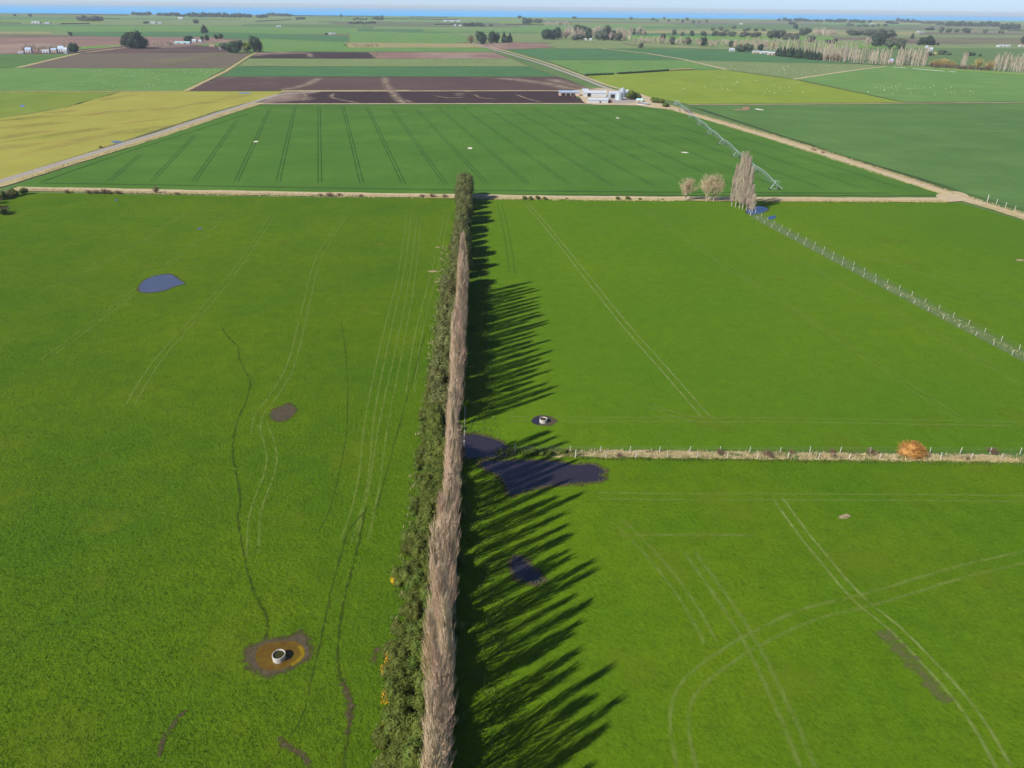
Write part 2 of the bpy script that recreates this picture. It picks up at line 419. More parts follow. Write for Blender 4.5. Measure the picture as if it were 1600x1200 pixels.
def track(name, pxs, width, z, mat, pair=0.0, ragged=.15, dense=8, core=.5, world=False):
    P = smooth_line([Vector((p.x, p.y, 0)) for p in (pxs if world else px(*pxs))], dense)
    offs = (-pair/2, pair/2) if pair else (0,)
    for o_ in offs:
        Q = []
        for i, p in enumerate(P):
            t = (P[min(i+1, len(P)-1)]-P[max(i-1, 0)]).normalized()
            Q.append(p+Vector((-t.y, t.x, 0))*o_)
        TZ[0] += .0004
        tag(link(name, ribbon_mesh(Q, width, z-.01+TZ[0]*.6, mat, name, ragged, core)), kind='structure')
def road(name, P, width, z, mat, ragged=0.0, n=6):
    """solid strip with slightly uneven edges"""
    P = smooth_line([Vector((p.x, p.y, 0)) for p in P], n)
    L = []; Rr = []
    for i, p in enumerate(P):
        t = (P[min(i+1, len(P)-1)]-P[max(i-1, 0)]).normalized(); s = Vector((-t.y, t.x, 0))
        L.append(p+s*(width/2+rnd.uniform(-ragged, ragged))); Rr.append(p-s*(width/2+rnd.uniform(-ragged, ragged)))
    V = [(q.x, q.y, z) for q in L]+[(q.x, q.y, z) for q in Rr]; n_ = len(P)
    F = [(i, i+n_, i+1+n_, i+1) for i in range(n_-1)]
    me = mesh_np(name, V, F, mat)
    if me.polygons[0].normal.z < 0: me.flip_normals()
    return tag(link(name, me), kind='structure')
def resample(P, step):
    out = [P[0].copy()]
    for a, b in zip(P, P[1:]):
        L = (b-a).length; m = max(1, int(L/step))
        for k in range(1, m+1): out.append(a.lerp(b, k/m))
    return out
def patch(name, c, rx, ry, rot, z, mat, n=28, jag=.25):
    ph = [rnd.uniform(0, 6.28) for _ in range(4)]
    V = [(c.x, c.y, z)]; fd = [1.0]; F = []
    for ring, (rr, f) in enumerate(((.55, 1.0), (1.0, 0.0))):
        for k in range(n):
            a = 2*math.pi*k/n
            j = 1+jag*(.5*math.sin(2*a+ph[0])+.3*math.sin(3*a+ph[1])+.25*math.sin(5*a+ph[2])+.2*math.sin(9*a+ph[3]))
            x = rx*rr*j*math.cos(a); y = ry*rr*j*math.sin(a)
            V.append((c.x+x*math.cos(rot)-y*math.sin(rot), c.y+x*math.sin(rot)+y*math.cos(rot), z)); fd.append(f)
    F3 = []
    for k in range(n):
        F3.append((0, 1+k, 1+(k+1) % n))
        a, b, c2, d = 1+k, 1+(k+1) % n, 1+n+(k+1) % n, 1+n+k
        F3.append((a, d, c2)); F3.append((a, c2, b))
    me = mesh_np(name, V, F3, mat)
    fadeattr(me, fd)
    return tag(link(name, me), kind='structure')

# grass blades / tufts joined into one mesh of triangles
def tufts(name, pts, h, spread, nb, mat, seed=0, width=.10, kind='stuff', hv=.4, label=None, cat=None):
    g = np.random.default_rng(seed)
    P = np.asarray([(p.x, p.y) for p in pts]); n = len(P)
    base = np.repeat(P, nb, axis=0)+g.normal(0, spread, (n*nb, 2))
    hh = h*(1+g.uniform(-hv, hv, n*nb)); az = g.uniform(0, 2*np.pi, n*nb); lean = g.uniform(.1, .8, n*nb)
    dx, dy = np.cos(az), np.sin(az); wv = width*g.uniform(.6, 1.5, n*nb)
    V = np.zeros((n*nb, 3, 3))
    V[:, 0, 0] = base[:, 0]-dy*wv; V[:, 0, 1] = base[:, 1]+dx*wv
    V[:, 1, 0] = base[:, 0]+dy*wv; V[:, 1, 1] = base[:, 1]-dx*wv
    V[:, 2, 0] = base[:, 0]+dx*hh*lean; V[:, 2, 1] = base[:, 1]+dy*hh*lean; V[:, 2, 2] = hh
    F = np.arange(n*nb*3).reshape(-1, 3)
    o = link(name, mesh_np(name, V.reshape(-1, 3), F, mat))
    return tag(o, label, cat, None, kind)
def scatter_line(P, width, per_m, seed):
    g = random.Random(seed); out = []
    for a, b in zip(P, P[1:]):
        L = (b-a).length; t = (b-a).normalized(); s = Vector((-t.y, t.x, 0))
        m = L*per_m; cnt = int(m)+(1 if g.random() < m-int(m) else 0)
        for _ in range(cnt): out.append(a+t*g.uniform(0, L)+s*g.uniform(-width/2, width/2))
    return out

# ------------------------------------------------------------------ plants as shared meshes
def leafy(name, lobes, n, size, mat, seed, inner=True, droop=0.0, sq=1.0):
    """crown of many small leaf clumps spread through the shell of several lobes (cx,cy,cz,rx,ry,rz)"""
    g = np.random.default_rng(seed)
    lob = np.asarray(lobes, dtype=float)
    wts = lob[:, 3]*lob[:, 5]+lob[:, 4]*lob[:, 5]; wts = wts/wts.sum()
    idx = g.choice(len(lob), n, p=wts)
    d = g.normal(0, 1, (n, 3)); d /= np.linalg.norm(d, axis=1)[:, None]
    rad = g.uniform(.72, 1.10, n)**1.0
    ctr = lob[idx, :3]+d*lob[idx, 3:6]*rad[:, None]
    ctr[:, 2] = np.maximum(ctr[:, 2], .05)
    t1 = np.cross(d, g.normal(0, 1, (n, 3))); t1 /= np.linalg.norm(t1, axis=1)[:, None]+1e-9
    out = d+g.normal(0, .75, (n, 3)); out[:, 2] += .25; out /= np.linalg.norm(out, axis=1)[:, None]
    t2 = np.cross(out, t1); t2 /= np.linalg.norm(t2, axis=1)[:, None]+1e-9
    s = (size*g.uniform(.55, 1.35, n))[:, None]
    V = np.stack([ctr-t1*s*.55, ctr+t1*s*.55, ctr+t2*s*sq+out*s*.35, ], axis=1).reshape(-1, 3)
    F = np.arange(n*3).reshape(-1, 3)
    if inner:  # solid cores added inside the lobes to block light through the crown
        Vs = [V]; Fs = [F]; off = len(V)
        ico = bmesh.new(); bmesh.ops.create_icosphere(ico, subdivisions=2, radius=1)
        iv = np.array([v.co[:] for v in ico.verts]); fi = np.array([[v.index for v in f.verts] for f in ico.faces]); ico.free()
        for L in lob:
            jit = 1+g.uniform(-.16, .12, (len(iv), 1))
            Vs.append(iv*jit*L[3:6]*.80+L[:3]); Fs.append(fi+off); off += len(iv)
        V = np.concatenate(Vs); F = np.concatenate(Fs)
    return mesh_np(name, V, F, mat)
def tubes_np(segs):
    """segs: list of (points list, radii list) -> 3-sided tubes"""
    V = []; F = []; o = 0
    for P, Rr in segs:
        n = len(P)
        for i in range(n):
            a = P[max(i-1, 0)]; b = P[min(i+1, n-1)]
            t = (b[0]-a[0], b[1]-a[1], b[2]-a[2]); l = math.sqrt(t[0]**2+t[1]**2+t[2]**2) or 1
            t = (t[0]/l, t[1]/l, t[2]/l)
            ref = (0, 0, 1) if abs(t[2]) < .8 else (1, 0, 0)
            u = (t[1]*ref[2]-t[2]*ref[1], t[2]*ref[0]-t[0]*ref[2], t[0]*ref[1]-t[1]*ref[0])
            l = math.sqrt(u[0]**2+u[1]**2+u[2]**2); u = (u[0]/l, u[1]/l, u[2]/l)
            v = (t[1]*u[2]-t[2]*u[1], t[2]*u[0]-t[0]*u[2], t[0]*u[1]-t[1]*u[0])
            for k in range(3):
                c_, s_ = math.cos(k*2.0944), math.sin(k*2.0944); r = Rr[i]
                V.append((P[i][0]+(u[0]*c_+v[0]*s_)*r, P[i][1]+(u[1]*c_+v[1]*s_)*r, P[i][2]+(u[2]*c_+v[2]*s_)*r))
        for i in range(n-1):
            for k in range(3):
                a = o+i*3+k; b = o+i*3+(k+1) % 3
                F.append((a, b, b+3)); F.append((a, b+3, a+3))
        o += n*3
    return V, F
def trunk_mesh(name, h, r, mat, seed, lean=.02, n=6):
    g = random.Random(seed); mb = MB(); P = [Vector((0, 0, -.1))]
    for i in range(1, n+1): P.append(Vector((g.uniform(-1, 1)*lean*h, g.uniform(-1, 1)*lean*h, h*i/n)))
    for i in range(n): mb.tube(P[i], P[i+1], r*(1-.85*i/n), r*(1-.85*(i+1)/n), 7, caps=False)
    return mb.mesh(name, mat, True)
def poplar(seed, h=22.0, rmax=1.35, nb=130, nt_=900, tw=.035, mats=('bark', 'twig')):
    """bare Lombardy poplar: steep branches hugging the trunk, ending in upright sprays"""
    g = random.Random(seed); segs = []
    prof = lambda z: rmax*min(1.0, (.25+z/h*3.2))*max(0.05, (1-(z/h)**1.9))
    tips = []
    for i in range(nb):
        z0 = g.uniform(.04, .86)*h; a = g.uniform(0, 6.283); L = g.uniform(.10, .24)*h*(1.1-z0/h*.55)
        ztop = min(z0+L, h*g.uniform(.93, 1.0))
        P = []; r0 = .03; rr = prof((z0+ztop)/2)*g.uniform(.55, 1.0)
        for k in range(5):
            t = k/4; z = z0+(ztop-z0)*t
            rad = r0+(rr-r0)*(1-(1-t)**1.9)
            aa = a+.12*math.sin(t*3+i)
            P.append((rad*math.cos(aa)+g.uniform(-.05, .05), rad*math.sin(aa)+g.uniform(-.05, .05), z))
        segs.append((P, [tw*1.5, tw*1.25, tw, tw*.8, tw*.3])); tips.append(P)
    for i in range(nt_):
        P = g.choice(tips); k = g.choice((1, 2, 2, 3, 3)); b = P[k]
        a = math.atan2(b[1], b[0])+g.uniform(-1.0, 1.0); L = g.uniform(.8, 2.3)*(h/22); o = g.uniform(.04, .24)*L
        q = (b[0]+math.cos(a)*o*.7, b[1]+math.sin(a)*o*.7, b[2]+L*.5); e = (b[0]+math.cos(a)*o, b[1]+math.sin(a)*o, min(b[2]+L, h*1.0))
        segs.append(([b, q, e], [tw*.8, tw*.6, tw*.15]))
    V, F = tubes_np(segs)
    crown = mesh_np('poplar_crown', V, F, M[mats[1]])
    tr = trunk_mesh('poplar_trunk', h*.93, .26, M[mats[0]], seed, .006, 8)
    return [('trunk', tr), ('crown', crown)]
def bare_tree(seed, h=9.0, w=4.0, nb=26, nt_=900, tw=.03, mats=('bark', 'twig_tan'), z0f=.22, up=.6):
    """bare round-crowned tree"""
    g = random.Random(seed); segs = []; ends = []
    for i in range(nb):
        a = g.uniform(0, 6.283); el = g.uniform(.35, 1.45); zb = h*g.uniform(z0f*.7, z0f+.25)
        R_ = Vector((math.cos(a)*math.cos(el)*w*.95, math.sin(a)*math.cos(el)*w*.95, math.sin(el)*(h-zb)*.92))
        P = []
        for k in range(6):
            t = k/5; bend = t**1.25
            q = Vector((R_.x*t, R_.y*t, zb+R_.z*bend*.35+R_.z*.65*t*t**.2))+Vector((g.uniform(-1, 1), g.uniform(-1, 1), g.uniform(-1, 1)))*.04*h*t
            P.append(tuple(q))
        segs.append((P, [tw*3.4*(1-.8*k/5) for k in range(6)])); ends.append(P)
    for i in range(nt_):
        P = g.choice(ends); k = g.choice((2, 3, 3, 4, 4, 5)); b = P[k]
        dr = Vector((b[0], b[1], (b[2]-h*.3)*1.0)).normalized()+Vector((g.gauss(0, .6), g.gauss(0, .6), g.gauss(.25*up, .5)))
        dr.normalize(); L = g.uniform(.07, .19)*h
        e = (b[0]+dr.x*L, b[1]+dr.y*L, max(.1, b[2]+dr.z*L))
        segs.append(([b, tuple((Vector(b)+Vector(e))/2+Vector((0, 0, .02*h))), e], [tw*.9, tw*.7, tw*.25]))
    V, F = tubes_np(segs)
    crown = mesh_np('bare_crown', V, F, M[mats[1]])
    return [('trunk', trunk_mesh('bare_trunk', h*(z0f+.32), .035*h, M[mats[0]], seed, .02)), ('crown', crown)]
def lobed(seed, h, w, k, base=.12):
    g = random.Random(seed); L = [(0, 0, h*.5, w*.36, w*.36, h*.42)]
    for i in range(k):
        a = 6.283*i/k+g.uniform(-.4, .4); r = w*.5*g.uniform(.35, .62); z = h*g.uniform(.28, .76); s = w*g.uniform(.17, .29)
        L.append((math.cos(a)*r, math.sin(a)*r, max(z, s*.8), s, s, s*g.uniform(.8, 1.25)*min(1.6, h/w+.3)))
    return L
def conifer_lobes(h, w):
    return [(0, 0, h*.22, w*.48, w*.48, h*.2), (0, 0, h*.42, w*.38, w*.38, h*.2), (0, 0, h*.62, w*.27, w*.27, h*.18), (0, 0, h*.82, w*.14, w*.14, h*.17)]

# ================================================================== SETTING
# land, sea
coast = smooth_line([Vector((p.x, p.y, 0)) for p in (at(-900, 15.5), at(-300, 18.8), at(0, 21.0), at(350, 23.2), at(700, 26.0), at(1000, 28.4), at(1300, 30.9), at(1600, 33.0), at(2100, 37.5), at(2700, 43))], 8)
sheet('land', [Vector((-9000, -1500, 0))]+coast+[Vector((9000, -1500, 0))], 0.0, M['grass_far'])
ns = 96
sea_pts = [Vector((36000*math.cos(2*math.pi*k/ns), 36000*math.sin(2*math.pi*k/ns), 0)) for k in range(ns)]
sheet('sea', sea_pts, -1.0, M['sea'])
M['surf'] = mat_simple('pale_surf_and_shingle', (.55, .56, .54), (.40, .42, .42), .004, .9, .1, obj=False)
road('shingle_beach', [p+Vector((0, -10, 0)) for p in coast], 34, .25, M['surf'], 9, 1)

# distant patchwork: bands of paddocks running parallel to the coast
g = random.Random(21)
bands = [26.5, 28.0, 29.6, 31.2, 33.0, 35, 37.4, 40, 43, 46.5, 50.5, 55, 60, 66, 73]
slope = lambda b: .0078*(1-(b-27)/85)
yb = lambda b, x: b+slope(b)*(x-800)
pal_l = ['palegreen', 'midgreen', 'grass_far', 'teal', 'midgreen', 'olive', 'palegreen', 'soil_mauve', 'midgreen']
pal_r = ['palegreen', 'soil_mauve', 'grass_far', 'midgreen', 'straw_field', 'palegreen', 'brightgreen', 'soil_mauve']
for i in range(len(bands)-1):
    x = -500+g.uniform(0, 100)
    while x < 2100:
        wd = g.uniform(110, 420)*(.6+bands[i]/60)
        x2 = x+wd
        pal = pal_l if x < 900 else pal_r
        sk = (743-x)*.010; sk2 = (743-x2)*.010
        q = [(x, yb(bands[i+1], x)), (x+sk, yb(bands[i], x+sk)), (x2+sk2, yb(bands[i], x2+sk2)), (x2, yb(bands[i+1], x2))]
        sheet('distant_field', px(*q), .10+.05*(i % 2), M[g.choice(pal)])
        x = x2
# the fields one can tell apart, far to near (photo sight lines -> ground)
FIELDS = [
 ('field', 'palegreen', [(-200, 47), (110, 47), (110, 53), (-200, 54)]),
 ('field', 'midgreen', [(-150, 40), (330, 41), (560, 44), (560, 50), (110, 49), (-150, 47)]),
 ('field', 'teal', [(110, 50), (330, 50), (545, 56), (545, 66), (385, 62), (330, 58), (112, 57)]),
 ('field', 'soil_mauve', [(-200, 52), (110, 55), (190, 58), (190, 60), (-200, 60)]),
 ('field', 'straw_field', [(-200, 49.5), (80, 50), (80, 52.5), (-200, 52.5)]),
 ('field', 'soil_pink', [(-250, 59), (110, 58), (330, 58), (370, 65), (300, 70), (125, 73), (50, 84), (-250, 86)]),
 ('field', 'brightgreen', [(124, 81), (126, 73), (190, 70), (188, 75)]),
 ('field', 'brightgreen', [(352, 66), (400, 66), (540, 66), (700, 75), (395, 82), (350, 72)]),
 ('field', 'midgreen', [(400, 60), (545, 66), (536, 74), (790, 75), (775, 81), (405, 80), (395, 70)]),
 ('field', 'straw_field', [(536, 66.5), (740, 68), (765, 74.5), (545, 74.5)]),
 ('field', 'midgreen', [(545, 50), (820, 53), (905, 62), (720, 66), (545, 66)]),
 ('field', 'palegreen', [(700, 51), (900, 53), (905, 62), (770, 68)]),
 ('field', 'soil_brown', [(-250, 84), (40, 84), (120, 78), (190, 72), (300, 70), (360, 74), (362, 84), (110, 92), (-250, 96)]),
 ('field', 'wheat_b', [(-300, 108), (-300, 86), (42, 85), (118, 84.5), (28, 105)]),
 ('field', 'soil_mauve', [(30, 106), (118, 84), (362, 82.5), (392, 83), (355, 107), (120, 107)]),
 ('field', 'soil_dark', [(390, 91), (406, 81), (590, 82), (585, 92)]),
 ('field', 'soil_pink', [(585, 91.5), (575, 81.5), (772, 82), (798, 92)]),
 ('field', 'palegreen', [(371, 103.5), (389, 92), (799, 92), (829, 104)]),
 ('field', 'teal', [(344, 120), (370, 104), (829, 104), (873, 120)]),
 ('field', 'midgreen', [(-350, 143), (-250, 107), (30, 106), (120, 107), (353, 107), (290, 142.5)]),
 ('field', 'soil_brown', [(291, 142), (343, 120.3), (874, 120.3), (925, 140), (908, 143)]),
 ('field', 'soil_dark', [(402, 162), (447, 143.3), (868, 142.6), (893, 150), (914, 157), (915, 161.6)]),
 ('field', 'olive', [(-400, 186), (-330, 144), (190, 143.8), (150, 155), (95, 170), (0, 185.5), (-150, 215)]),
 ('field', 'yellow', [(-600, 318), (-200, 220), (0, 185.5), (95, 170), (150, 155), (190, 143.8), (300, 143), (446, 143.3), (426, 150), (350, 171), (0, 284)]),
 ('field', 'soil_pink', [(772, 80), (745, 69), (800, 65.5), (850, 69), (872, 74), (795, 77.5)]),
 ('field', 'palegreen', [(850, 69), (905, 62), (965, 66), (1010, 76), (870, 76)]),
 ('field', 'teal', [(790, 77), (935, 76), (1070, 94), (852, 94)]),
 ('field', 'teal', [(950, 76), (1190, 78), (1400, 98), (1335, 100), (1080, 95)]),
 ('field', 'midgreen', [(852, 94.2), (1070, 94.2), (1132, 109), (1100, 109), (1040, 110.5), (914, 118), (905, 114)]),
 ('field', 'palegreen', [(965, 64), (1100, 70), (1340, 75), (1385, 98), (1190, 78), (1010, 74.5)]),
 ('field', 'palegreen', [(1082, 95), (1338, 100.5), (1378, 103), (1325, 111), (1242, 124), (1132, 109)]),
 ('field', 'lime', [(914, 118.3), (1040, 111), (1132, 109.3), (1240, 124.3), (1415, 160.7), (1075, 163), (1008, 151), (946, 134)]),
 ('field', 'brightgreen', [(1380, 102), (1640, 116), (1900, 130), (1900, 140), (1640, 122), (1385, 103.5)]),
 ('field', 'midgreen', [(1243, 124), (1325, 111.5), (1386, 103.7), (1600, 118.5), (1950, 143), (1950, 157), (1600, 159.5), (1416, 160.5)]),
 ('field', 'wheat_b', [(1075, 165.3), (1410, 163), (1600, 161.5), (2000, 158), (2300, 480), (1600, 329), (1505, 302), (1300, 238)]),
]
z = .18
for nm, mt, q in FIELDS:
    sheet('field', px(*q), z, M[mt]); z += .004
M['margin_tan'] = mat_mark('weedy_field_margin', (.26, .22, .11), (.18, .19, .07), .75, .06, .3, .6)
M['margin_dark'] = mat_mark('rank_field_margin', (.05, .085, .035), (.07, .10, .04), .8, .05, .3, .6)
gm = random.Random(4)
for nm, mt, q in FIELDS:
    P = px(*q)
    for a, b in zip(P, P[1:]+P[:1]):
        if (b-a).length < 60 or gm.random() < .25: continue
        wd = gm.uniform(3, 6)*max(1, (a.length+b.length)/3600)
        tag(link('field_margin', ribbon_mesh(resample([a, b], 25), wd, z+.004, M[gm.choice(('margin_tan', 'margin_tan', 'margin_dark'))], 'field_margin', .3, .3)), kind='structure')

# the green wheat with tramlines
wheat = px((18, 292.5), (405, 164.5), (700, 164), (960, 165.5), (1040, 168), (1088, 182), (1200, 217), (1320, 251), (1492, 303), (1490, 307), (1200, 306), (740, 305), (400, 301))
sheet('field', wheat, .30, M['wheat'])
# near paddocks
row = lambda Y, off=0.0: Vector((-7.8-.0507*(Y-54)+off, Y, 0))
sheet('pasture', [Vector((-420, -40, 0)), Vector((-420, 420, 0))]+px((-80, 318), (30, 301), (250, 305), (500, 309))+[row(336, -1), row(200, -1), row(54, -1), row(-40, -1)], .10, M['grass_l'])
sheet('pasture', [row(122.4, -1), row(200, -1), row(336, -1)]+px((900, 312), (1130, 315), (1171, 336), (1380, 452), (1600, 566), (1900, 712)), .11, M['grass_r'])
sheet('pasture', px((1130, 315), (1300, 316), (1500, 317), (1620, 352), (2300, 560), (1900, 712), (1600, 566), (1380, 452), (1171, 336)), .105, M['grass_r'])
sheet('pasture', [row(-40, -1), row(122.4, -1)]+[Vector((420, 119.5, 0)), Vector((420, -40, 0))], .115, M['grass_rl'])

# headland strips, roads, farm tracks
strip = lambda nm, q, wdt, zz, mt, rg=.4, n=4: road(nm, resample(px(*q), 6.0), wdt, zz, M[mt], rg, 1)
strip('grass_verge', [(20, 295.5), (250, 300), (500, 304), (700, 307), (900, 310), (1200, 312.5), (1480, 313)], 8.5, .315, 'dry_ground', .8)
strip('farm_track', [(40, 294.5), (250, 299), (500, 303), (700, 305.7), (900, 308.7), (1200, 311), (1400, 311.7), (1490, 312)], 3.6, .33, 'track', .3)
strip('grass_verge', [(-60, 305), (0, 289), (120, 252), (250, 212), (345, 180), (405, 161)], 10.0, .335, 'dry_ground', .5)
strip('gravel_road', [(-200, 342), (0, 284.5), (120, 248), (250, 208), (345, 176), (434, 148.5), (500, 143.5)], 6.2, .35, 'gravel', .25)
strip('farm_track', [(400, 162.8), (600, 162.6), (905, 162.2), (960, 163.5), (1010, 161)], 5.5, .35, 'track', .5)
strip('farm_track', [(440, 143), (650, 142.6), (860, 142.2), (905, 144)], 6.0, .35, 'track', .6)
strip('gravel_road', [(735, 66), (757, 73.5), (800, 86), (850, 101), (905, 121), (945, 137), (975, 148), (1000, 153)], 7.0, .36, 'gravel', .3)
strip('farm_track', [(765, 73), (812, 86), (862, 101), (915, 121), (950, 134), (1000, 148), (1028, 158)], 4.5, .35, 'track', .4)
strip('grass_verge', [(990, 153), (1040, 164), (1100, 184.5), (1200, 213.5), (1300, 244), (1400, 276.5), (1500, 309.5), (1600, 340), (1760, 390)], 8.5, .325, 'dry_ground', 1.0)
strip('farm_track', [(960, 150), (1010, 158), (1050, 170), (1100, 185), (1200, 214.5), (1300, 245), (1400, 277), (1500, 310), (1540, 320)], 6.0, .345, 'track', .8)
strip('farm_track', [(1540, 320), (1600, 338), (1760, 388)], 2.8, .345, 'track', .4)
sheet('farm_track', px((1462, 306), (1492, 300), (1512, 306), (1508, 314), (1480, 315.5)), .355, M['track'], smooth=4)
strip('farm_track', [(1075, 164), (1250, 163.2), (1410, 161.8), (1600, 160.4), (1900, 158)], 3.6, .37, 'track', .5)
strip('farm_track', [(938, 75.5), (1010, 83.5), (1070, 93.5), (1135, 109)], 7.0, .37, 'track', .8)
strip('farm_track', [(1240, 124.2), (1325, 111.2), (1385, 103.4)], 6.0, .37, 'track', .8)
strip('farm_track', [(895, 62.5), (965, 66), (1090, 75), (1200, 78)], 8.0, .37, 'track', .8)
strip('hedge_bank', [(1205, 86), (1300, 95.5), (1390, 101.5), (1600, 116)], 7, .38, 'dry_ground', 1.0)
strip('farm_track', [(290, 142.6), (352, 112), (389, 88), (404, 81)], 5, .37, 'dry_ground', .6)
strip('farm_track', [(28, 106), (70, 96), (120, 84), (186, 76)], 8, .37, 'dry_ground', .8)
strip('farm_track', [(120, 81), (190, 71.5)], 4, .38, 'track', .6)
strip('farm_track', [(0, 143.4), (190, 143.4), (290, 142.8)], 4, .37, 'dry_ground', .6)
# farmyard ground
sheet('farm_yard', px((880, 145), (935, 138), (1000, 148), (1030, 158), (1052, 168), (1040, 171), (1005, 166), (960, 164.5), (918, 163), (905, 152)), .39, M['track'], smooth=4, ragged=.8)
sheet('farm_yard', px((945, 150), (985, 148), (1006, 156), (990, 161), (955, 161)), .405, M['gravel'], smooth=4, ragged=.5)
sheet('farm_yard', px((992, 161), (1012, 161), (1042, 168), (1030, 170), (1000, 166)), .42, M['track'], smooth=4, ragged=.5)
# mown green corner and track marks
sheet('field', px((440, 141.5), (640, 141), (640, 142), (440, 142.6)), .33, M['straw_field'])

# tramlines in the wheat: pairs of wheel tracks 24 m apart, clipped at the road side
W0, W1 = at(30, 292), at(405, 165)
def clipL(X, Y, d):
    # walk up the line until inside the field's left edge
    return W0.x+(W1.x-W0.x)*(Y-W0.y)/(W1.y-W0.y) < X
d = Vector((-.2396, .971, 0))
for i in range(-6, 16):
    b = at(500, 289)+Vector((21.3*i, 0, 0))
    P = []
    t = 0
    while b.y+d.y*t < at(700, 167).y:
        q = b+d*t
        xl = W0.x+(W1.x-W0.x)*(q.y-W0.y)/(W1.y-W0.y)
        if q.x > xl+14 and not (q.x > 150 and q.y > 900-q.x*.6): P.append(q)
        t += 9
    if len(P) < 3: continue
    for o_ in (-.95, .95):
        Q = [p+Vector((o_, 0, 0)) for p in P]
        mt = 'tramline' if i < 3 else 'tramline_faint'
        tag(link('wheel_track', ribbon_mesh(Q, .75, .325, M[mt], 'wheel_track', .1, .7)), kind='structure')
# headland turning track along the wheat edges
track('wheel_track', [(60, 287), (250, 290), (500, 294.5), (700, 297.5), (900, 300), (1150, 302), (1400, 303)], 3.0, .327, M['tramline_faint'])
track('wheel_track', [(60, 287), (200, 238), (330, 197), (390, 178)], 2.0, .327, M['tramline'])

# wheel marks and stock paths in the near paddocks
L1, L2 = M['track_light'], M['track_lightest']
Zt = .135
track('wheel_track', [(1640, 862), (1560, 880), (1480, 900), (1400, 925), (1343, 941), (1260, 962), (1170, 1005), (1100, 1052), (1068, 1090), (1062, 1140), (1075, 1210), (1095, 1290)], .75, Zt, L1, 2.3)
track('wheel_track', [(1214, 778), (1253, 832), (1300, 890), (1343, 938), (1400, 985), (1455, 1042), (1500, 1092), (1535, 1142), (1568, 1200), (1600, 1260)], .65, Zt+.006, L2, 1.9)
track('wheel_track', [(962, 812), (1000, 848), (1045, 900), (1080, 950), (1112, 1008)], .7, Zt, L1, 1.9)
track('wheel_track', [(1075, 860), (1125, 930), (1170, 1000), (1210, 1080), (1250, 1170), (1275, 1240)], .9, Zt, M['track_light'], 1.8)
track('wheel_track', [(930, 775), (1060, 777), (1210, 777), (1400, 778), (1640, 780)], .6, Zt, L1, 1.8)
track('wheel_track', [(960, 838), (1090, 836), (1180, 838)], .9, Zt+.003, L1, 0)
track('wheel_track', [(820, 316), (852, 352), (905, 418), (970, 500), (1040, 580), (1108, 658)], .7, Zt, L2, 2.0)
track('wheel_track', [(1008, 326), (1095, 388), (1195, 455), (1300, 523), (1400, 590), (1500, 655)], .6, Zt, L1, 2.0)
track('wheel_track', [(1130, 355), (1240, 405), (1350, 462), (1470, 528), (1620, 612)], .6, Zt, L1, 2.0)
track('wheel_track', [(1195, 352), (1330, 392), (1480, 440), (1640, 492)], .6, Zt, L1, 2.0)
track('wheel_track', [(780, 318), (787, 345), (794, 380), (801, 430)], .4, Zt, M['tramline_faint'], 1.9)
track('wheel_track', [(790, 655), (900, 656), (1100, 656), (1300, 658), (1640, 664)], .6, Zt, L1, 1.8)
track('wheel_track', [(1010, 632), (1060, 650), (1108, 657), (1160, 657)], .7, Zt+.003, L1, 1.8)
for q in ([(545, 330), (500, 400), (478, 480), (455, 570), (425, 622), (405, 650), (400, 680)],
          [(640, 330), (628, 420), (605, 520), (580, 640), (566, 760), (540, 850)],
          [(655, 340), (645, 430), (625, 540), (600, 660), (585, 760), (565, 850)],
          [(430, 330), (385, 400), (330, 470), (250, 560), (200, 640)],
          [(360, 330), (280, 400), (180, 480), (60, 570)],
          [(300, 330), (180, 400), (60, 460)],
          [(410, 660), (425, 720), (400, 800), (395, 870)],
          [(700, 330), (680, 420), (655, 520), (640, 620)]):
    track('wheel_track', q, .55, Zt, M['track_light'], 1.9)
D = M['path_dark']
track('stock_path', [(345, 510), (356, 527), (371, 542), (374, 560), (382, 578), (391, 597), (386, 625), (374, 652), (366, 680), (364, 710), (370, 745), (376, 780), (372, 812), (379, 855), (390, 905), (405, 942), (418, 968), (414, 1000)], .50, Zt+.01, D, ragged=.45)
track('stock_path', [(570, 800), (545, 830), (534, 862), (522, 905), (512, 950), (500, 1005), (485, 1070), (473, 1118), (455, 1150)], .40, Zt+.01, D, ragged=.45)
track('stock_path', [(665, 520), (648, 580), (628, 650), (606, 730), (590, 790), (582, 800)], .32, Zt+.01, D, ragged=.45)
track('stock_path', [(532, 500), (541, 560), (543, 640), (538, 700), (520, 780), (500, 830)], .30, Zt+.01, D, ragged=.45)
track('stock_path', [(572, 790), (560, 850), (550, 890), (540, 930), (531, 985), (528, 1030), (534, 1065), (548, 1100), (545, 1140), (538, 1190), (536, 1240)], .50, Zt+.012, D, ragged=.45)
track('mud_rut', [(533, 1060), (541, 1080), (547, 1100), (546, 1125), (541, 1150)], 1.0, Zt+.02, M['mud_mark'], ragged=.5)
track('mud_rut', [(436, 1152), (447, 1166), (462, 1175), (474, 1184), (484, 1200), (492, 1225)], .9, Zt+.02, M['mud_mark'], ragged=.4)
track('mud_rut', [(292, 1110), (276, 1126), (264, 1143), (254, 1160), (248, 1185)], .8, Zt+.02, M['mud_mark'], ragged=.4)
track('mud_rut', [(590, 1012), (586, 1025), (583, 1040)], 1.0, Zt+.02, M['mud_mark'], ragged=.4)
track('mud_rut', [(1380, 985), (1395, 1003), (1418, 1030), (1440, 1055), (1462, 1078), (1482, 1100)], 3.0, Zt+.02, M['worn_mark'], ragged=.35, core=.25)
YP = M['yellow_patch']
gp = random.Random(5)
PC = []
def spaced(c, rr):
    if any((c-q).length < rr+q2 for q, q2 in PC): return False
    PC.append((c, rr)); return True
